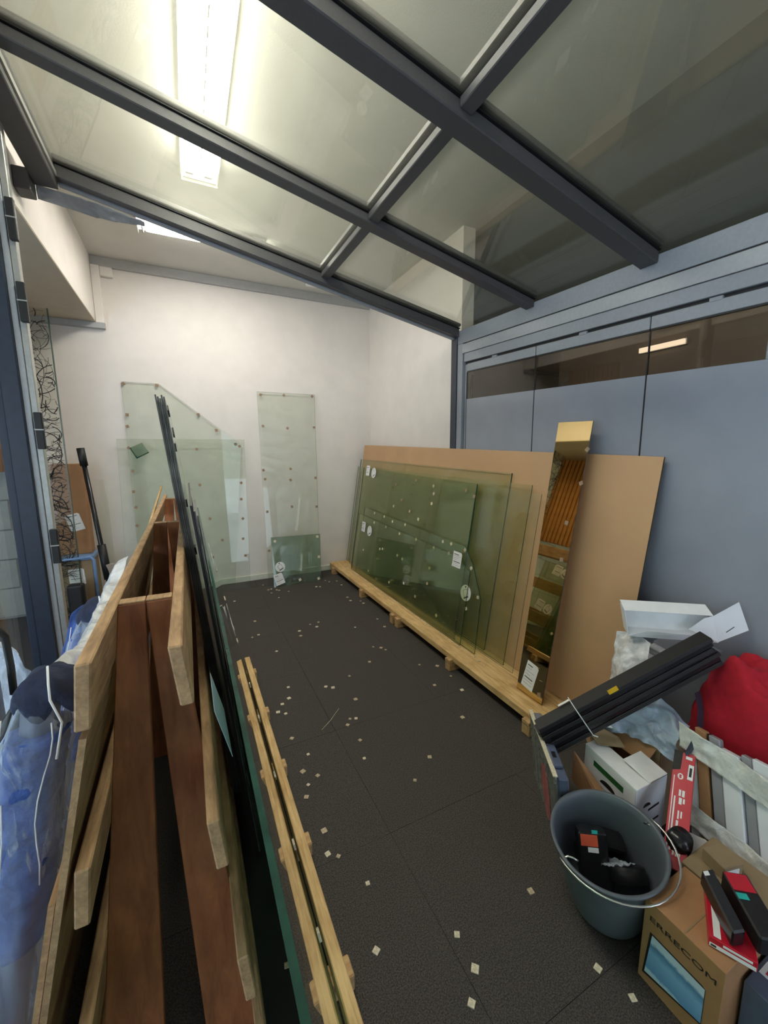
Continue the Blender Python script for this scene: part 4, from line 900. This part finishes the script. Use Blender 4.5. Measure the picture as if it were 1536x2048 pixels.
# far/bottom panel, sides as a shallow tray whose open side faces the viewer
dpt = Vector((.040, .048, .012))
q0, q1 = a0, a0+ax_
def quad(nm, a, b, c, d, mat=M_white, th=.002): 
    n_ = (Vector(b)-Vector(a)).cross(Vector(d)-Vector(a)).normalized(); return prism(nm, [a, b, c, d], n_*th, [mat], parent=tb)
quad('panel', q0+dpt, q1+dpt, q1+dpt+az, q0+dpt+az)                 # back
quad('panel', q0, q1, q1+dpt, q0+dpt, M_white2)                     # bottom
quad('panel', q0+az, q1+az, q1+dpt+az*1.12, q0+dpt+az*1.12, M_white)
quad('panel', q0, q0+dpt, q0+dpt+az, q0+az, M_white2)
m_ = (q0+q1)/2
prism('curled_flap', [q0, q0+ax_*.22+az*.32-dpt*.25, q0+ax_*.68+az*.30-dpt*.28, q1, q1-az*.02, q0-az*.02+ax_*.1], -dpt.normalized()*.002, [M_white2], parent=tb)
prism('curled_flap', [q1, q1+az, q1+az*.9-ax_*.10, q1-ax_*.30+az*.42], -dpt.normalized()*.002, [M_white2], parent=tb)
e0 = q1; ex = Vector((.105, -.052, .050))
quad('end_flap', e0, e0+ex, e0+ex+Vector((.004, .045, .105)), e0+az, M_white2)
FQ = frame(e0+ex*.42+az*.28+Vector((0, -.003, 0)), ex, az)
mk('print', [FQ @ Vector(p) for p in ((-.02, -.004, .001), (.02, .004, .001), (.02, .007, .001), (-.02, -.001, .001))], [(0, 1, 2, 3)], M_ink, parent=tb)

# --- long black ribbed bundle
p0, p1 = Vector((1.235, 1.035, .315)), Vector((1.762, .736, .726))
dd = (p1-p0); dn = dd.normalized(); wv = Vector((0, .0, 1)); wv = (wv-dn*wv.dot(dn)).normalized(); tv = dn.cross(wv).normalized()
bn = tag(empty('black_profile_bundle', p0), 'long bundle of ribbed black plastic profiles tied with string, lying across the pile', 'profiles')
for k in range(7):
    hgt = .018; o_ = wv*(k*.0185-.033)
    e1 = random.uniform(-.015, .012)
    obox('profile', p0+o_+dn*random.uniform(-.01, .012)-tv*.03, dd+dn*e1-wv*(.010 if k > 3 else 0), wv*hgt, tv*(.062-.004*(k % 2)), M_blackgl if k % 2 else M_black, bn, bev=.002)
ys2 = obox('yellow_sticker', p0+dd*.43+wv*(.084)+tv*.0325, dn*.040, wv*.020, tv*.001, M_yellow, bn)
obox('white_label', p0+dd*.17+wv*.102-tv*.03, dn*.05, wv*.001, tv*.010, M_white, bn)
for s_ in (.24,):
    c_ = p0+dd*s_
    tube('string', [c_+wv*.106-tv*.034, c_+wv*.106+tv*.036, c_+wv*.05+tv*.037, c_-wv*.030+tv*.037, c_-wv*.042+tv*.04+dn*.012], .0022, M_white, bn, seg=6)
# black flexible strap running down to the red carton
sv = [(1.700, .748, .565), (1.680, .724, .520), (1.640, .702, .482), (1.580, .686, .455), (1.510, .672, .438)]
tag(prism('black_strap', [Vector(p)+Vector((-.018, -.004, 0)) for p in sv]+[Vector(p)+Vector((.018, -.004, 0)) for p in sv[::-1]], (-.002, .004, .012), [M_navy]), 'black flat strap curving down from the black bundle to the red carton', 'strap')

# --- red fabric heap
def heap(name, c, rx, ry, rz_, mat, seed, amp):
    vs = []; fs = []; nu, nv = 28, 48
    for i in range(nu+1):
        ph = math.pi/2*i/nu
        for k in range(nv):
            a = 2*math.pi*k/nv; d = Vector((math.sin(ph)**.45*math.cos(a), math.sin(ph)**.45*math.sin(a), max(0, math.cos(ph))**.45))
            w = 1+amp*noise.noise(d*2.1+Vector((seed, 0, 0)))+amp*.45*(abs(noise.noise(d*5+Vector((0, seed, 0))))-.2)
            vs.append(Vector(c)+Vector((d.x*rx*w, d.y*ry*w, max(0, d.z*rz_*w))))
    for i in range(nu):
        for k in range(nv): fs.append((i*nv+k, i*nv+(k+1) % nv, (i+1)*nv+(k+1) % nv, (i+1)*nv+k))
    fs.append(tuple(range(nu*nv, (nu+1)*nv)))
    return mk(name, vs, fs, mat, smooth=True)
tag(heap('red_sack', (1.855, .57, 0), .160, .27, .675, M_red, 5.3, .13), 'bright red fabric sack slumped against the grey door', 'sack')

# --- bundle of white and grey profile strips in plastic
pb = tag(empty('wrapped_profiles', (1.5, .5, 0)), 'bundle of white, grey and brown profile strips bound in milky plastic', 'profiles')
t0 = Vector((1.585, .720, .475)); tb_ = Vector((1.452, .585, .045)); ud = Vector((.02, -1, 0)).normalized(); ln = tb_-t0; fn = ln.cross(ud).normalized()
if fn.x > 0: fn = -fn
strips = [(.000, .028, M_white2, 0), (.030, .036, M_card, .002), (.069, .004, M_black, -.004), (.074, .034, M_greyboard, .004), (.110, .052, M_white2, .012), (.164, .030, M_greyboard, -.002), (.197, .050, M_white2, .008), (.250, .03, M_greyboard, 0), (.283, .05, M_white2, .004)]
for s0, w_, m_, l_ in strips:
    o_ = obox('profile', t0+ud*s0+fn*l_-ln.normalized()*random.uniform(0, .03), ln*random.uniform(.97, 1.0), ud*w_, -fn*.03, m_, pb, bev=.003)
    if m_ is M_card: o_['label'] = 'brown profile strip'
def band(f0, f1, l, seed):
    g_ = [[t0+ln*(f0+.10*s)+ud*(-.012+.34*s)+fn*(l+.012*math.sin(s*9)) for s in (0, .25, .5, .75, 1)], [t0+ln*(f1+.10*s)+ud*(-.012+.34*s)+fn*(l+.004) for s in (0, .25, .5, .75, 1)]]
    return crumple('wrap_band', g_, .010, seed, M_filmband, parent=pb, n=(10, 50), freq=24)
band(-.05, .13, .022, 5); band(.46, .62, .024, 6)
tag(crumple('foam_sheet', [[(1.405, .625, .235), (1.43, .56, .24), (1.42, .50, .235)], [(1.375, .60, .17), (1.37, .54, .165), (1.375, .49, .20)], [(1.345, .59, .15), (1.345, .545, .14), (1.36, .50, .15)]], .010, 3, M_white, n=(16, 24), freq=12, thick=.002), 'curved white foam sheet at the foot of the wrapped profiles', 'foam sheet')
tag(heap('dark_grey_bag', (1.49, .42, 0), .04, .06, .19, M_greyboard, 4.1, .2), 'dark grey soft bag at the foot of the wrapped profiles', 'bag')

# --- red tool carton leaning on the profiles
v0, v1 = Vector((1.505, .705, .432)), Vector((1.250, .585, .215))
xx = (v1-v0).normalized(); yy = Vector((.35, -1, 0)); yy = (yy-xx*yy.dot(xx)).normalized(); zz = xx.cross(yy).normalized()
if zz.z < 0: zz = -zz
L_ = (v1-v0).length; Wd = .060
rc = tag(obox('red_tool_carton', v0-yy*.005, xx*L_, yy*Wd, -zz*.028, M_redbox, bev=.001), 'bright red tool carton with white print, leaning between bucket and profiles', 'carton')
FR = lambda a, b, l=0: v0-yy*.005+xx*a+yy*b+zz*l
patch('black_corner', FR, [(0, 0), (.07, 0), (.06, .022), (.0, .025)], .0004, .0005, M_ink, rc)
patch('barcode_label', FR, [(.035, .044), (.085, .042), (.085, .057), (.035, .058)], .0004, .0005, M_white, rc)
patch('print', FR, [(.045, .047), (.075, .046), (.075, .053), (.045, .054)], .001, .0004, M_ink, rc)
patch('white_label', FR, [(.010, .034), (.020, .034), (.020, .052), (.010, .052)], .0004, .0005, M_white, rc)
tt = [(.083+.010*math.cos(t*math.pi/8), .024+.008*math.sin(t*math.pi/8)) for t in range(16)]
tg = patch('round_emblem', FR, tt, .0004, .0005, M_white, rc); patch('print', FR, [(.077, .021), (.089, .021), (.089, .027), (.077, .027)], .001, .0004, M_redbox, tg)
for a, b, c_, d in ((.125, .145, .024, .030), (.125, .145, .033, .040), (.150, .170, .026, .034), (.150, .165, .037, .042), (.190, .215, .026, .030), (.190, .210, .034, .038), (.220, .245, .024, .030), (.285, .320, .022, .027), (.285, .320, .030, .035), (.285, .320, .038, .043)):
    patch('print', FR, [(a, c_), (b, c_), (b, d), (a, d)], .0004, .0005, M_white, rc)
patch('print', FR, [(.085, .006), (.32, .006), (.32, .0085), (.085, .0085)], .0004, .0005, M_white, rc)
patch('print', FR, [(.15, .0125), (.31, .0125), (.31, .0165), (.15, .0165)], .0004, .0005, M_white, rc)
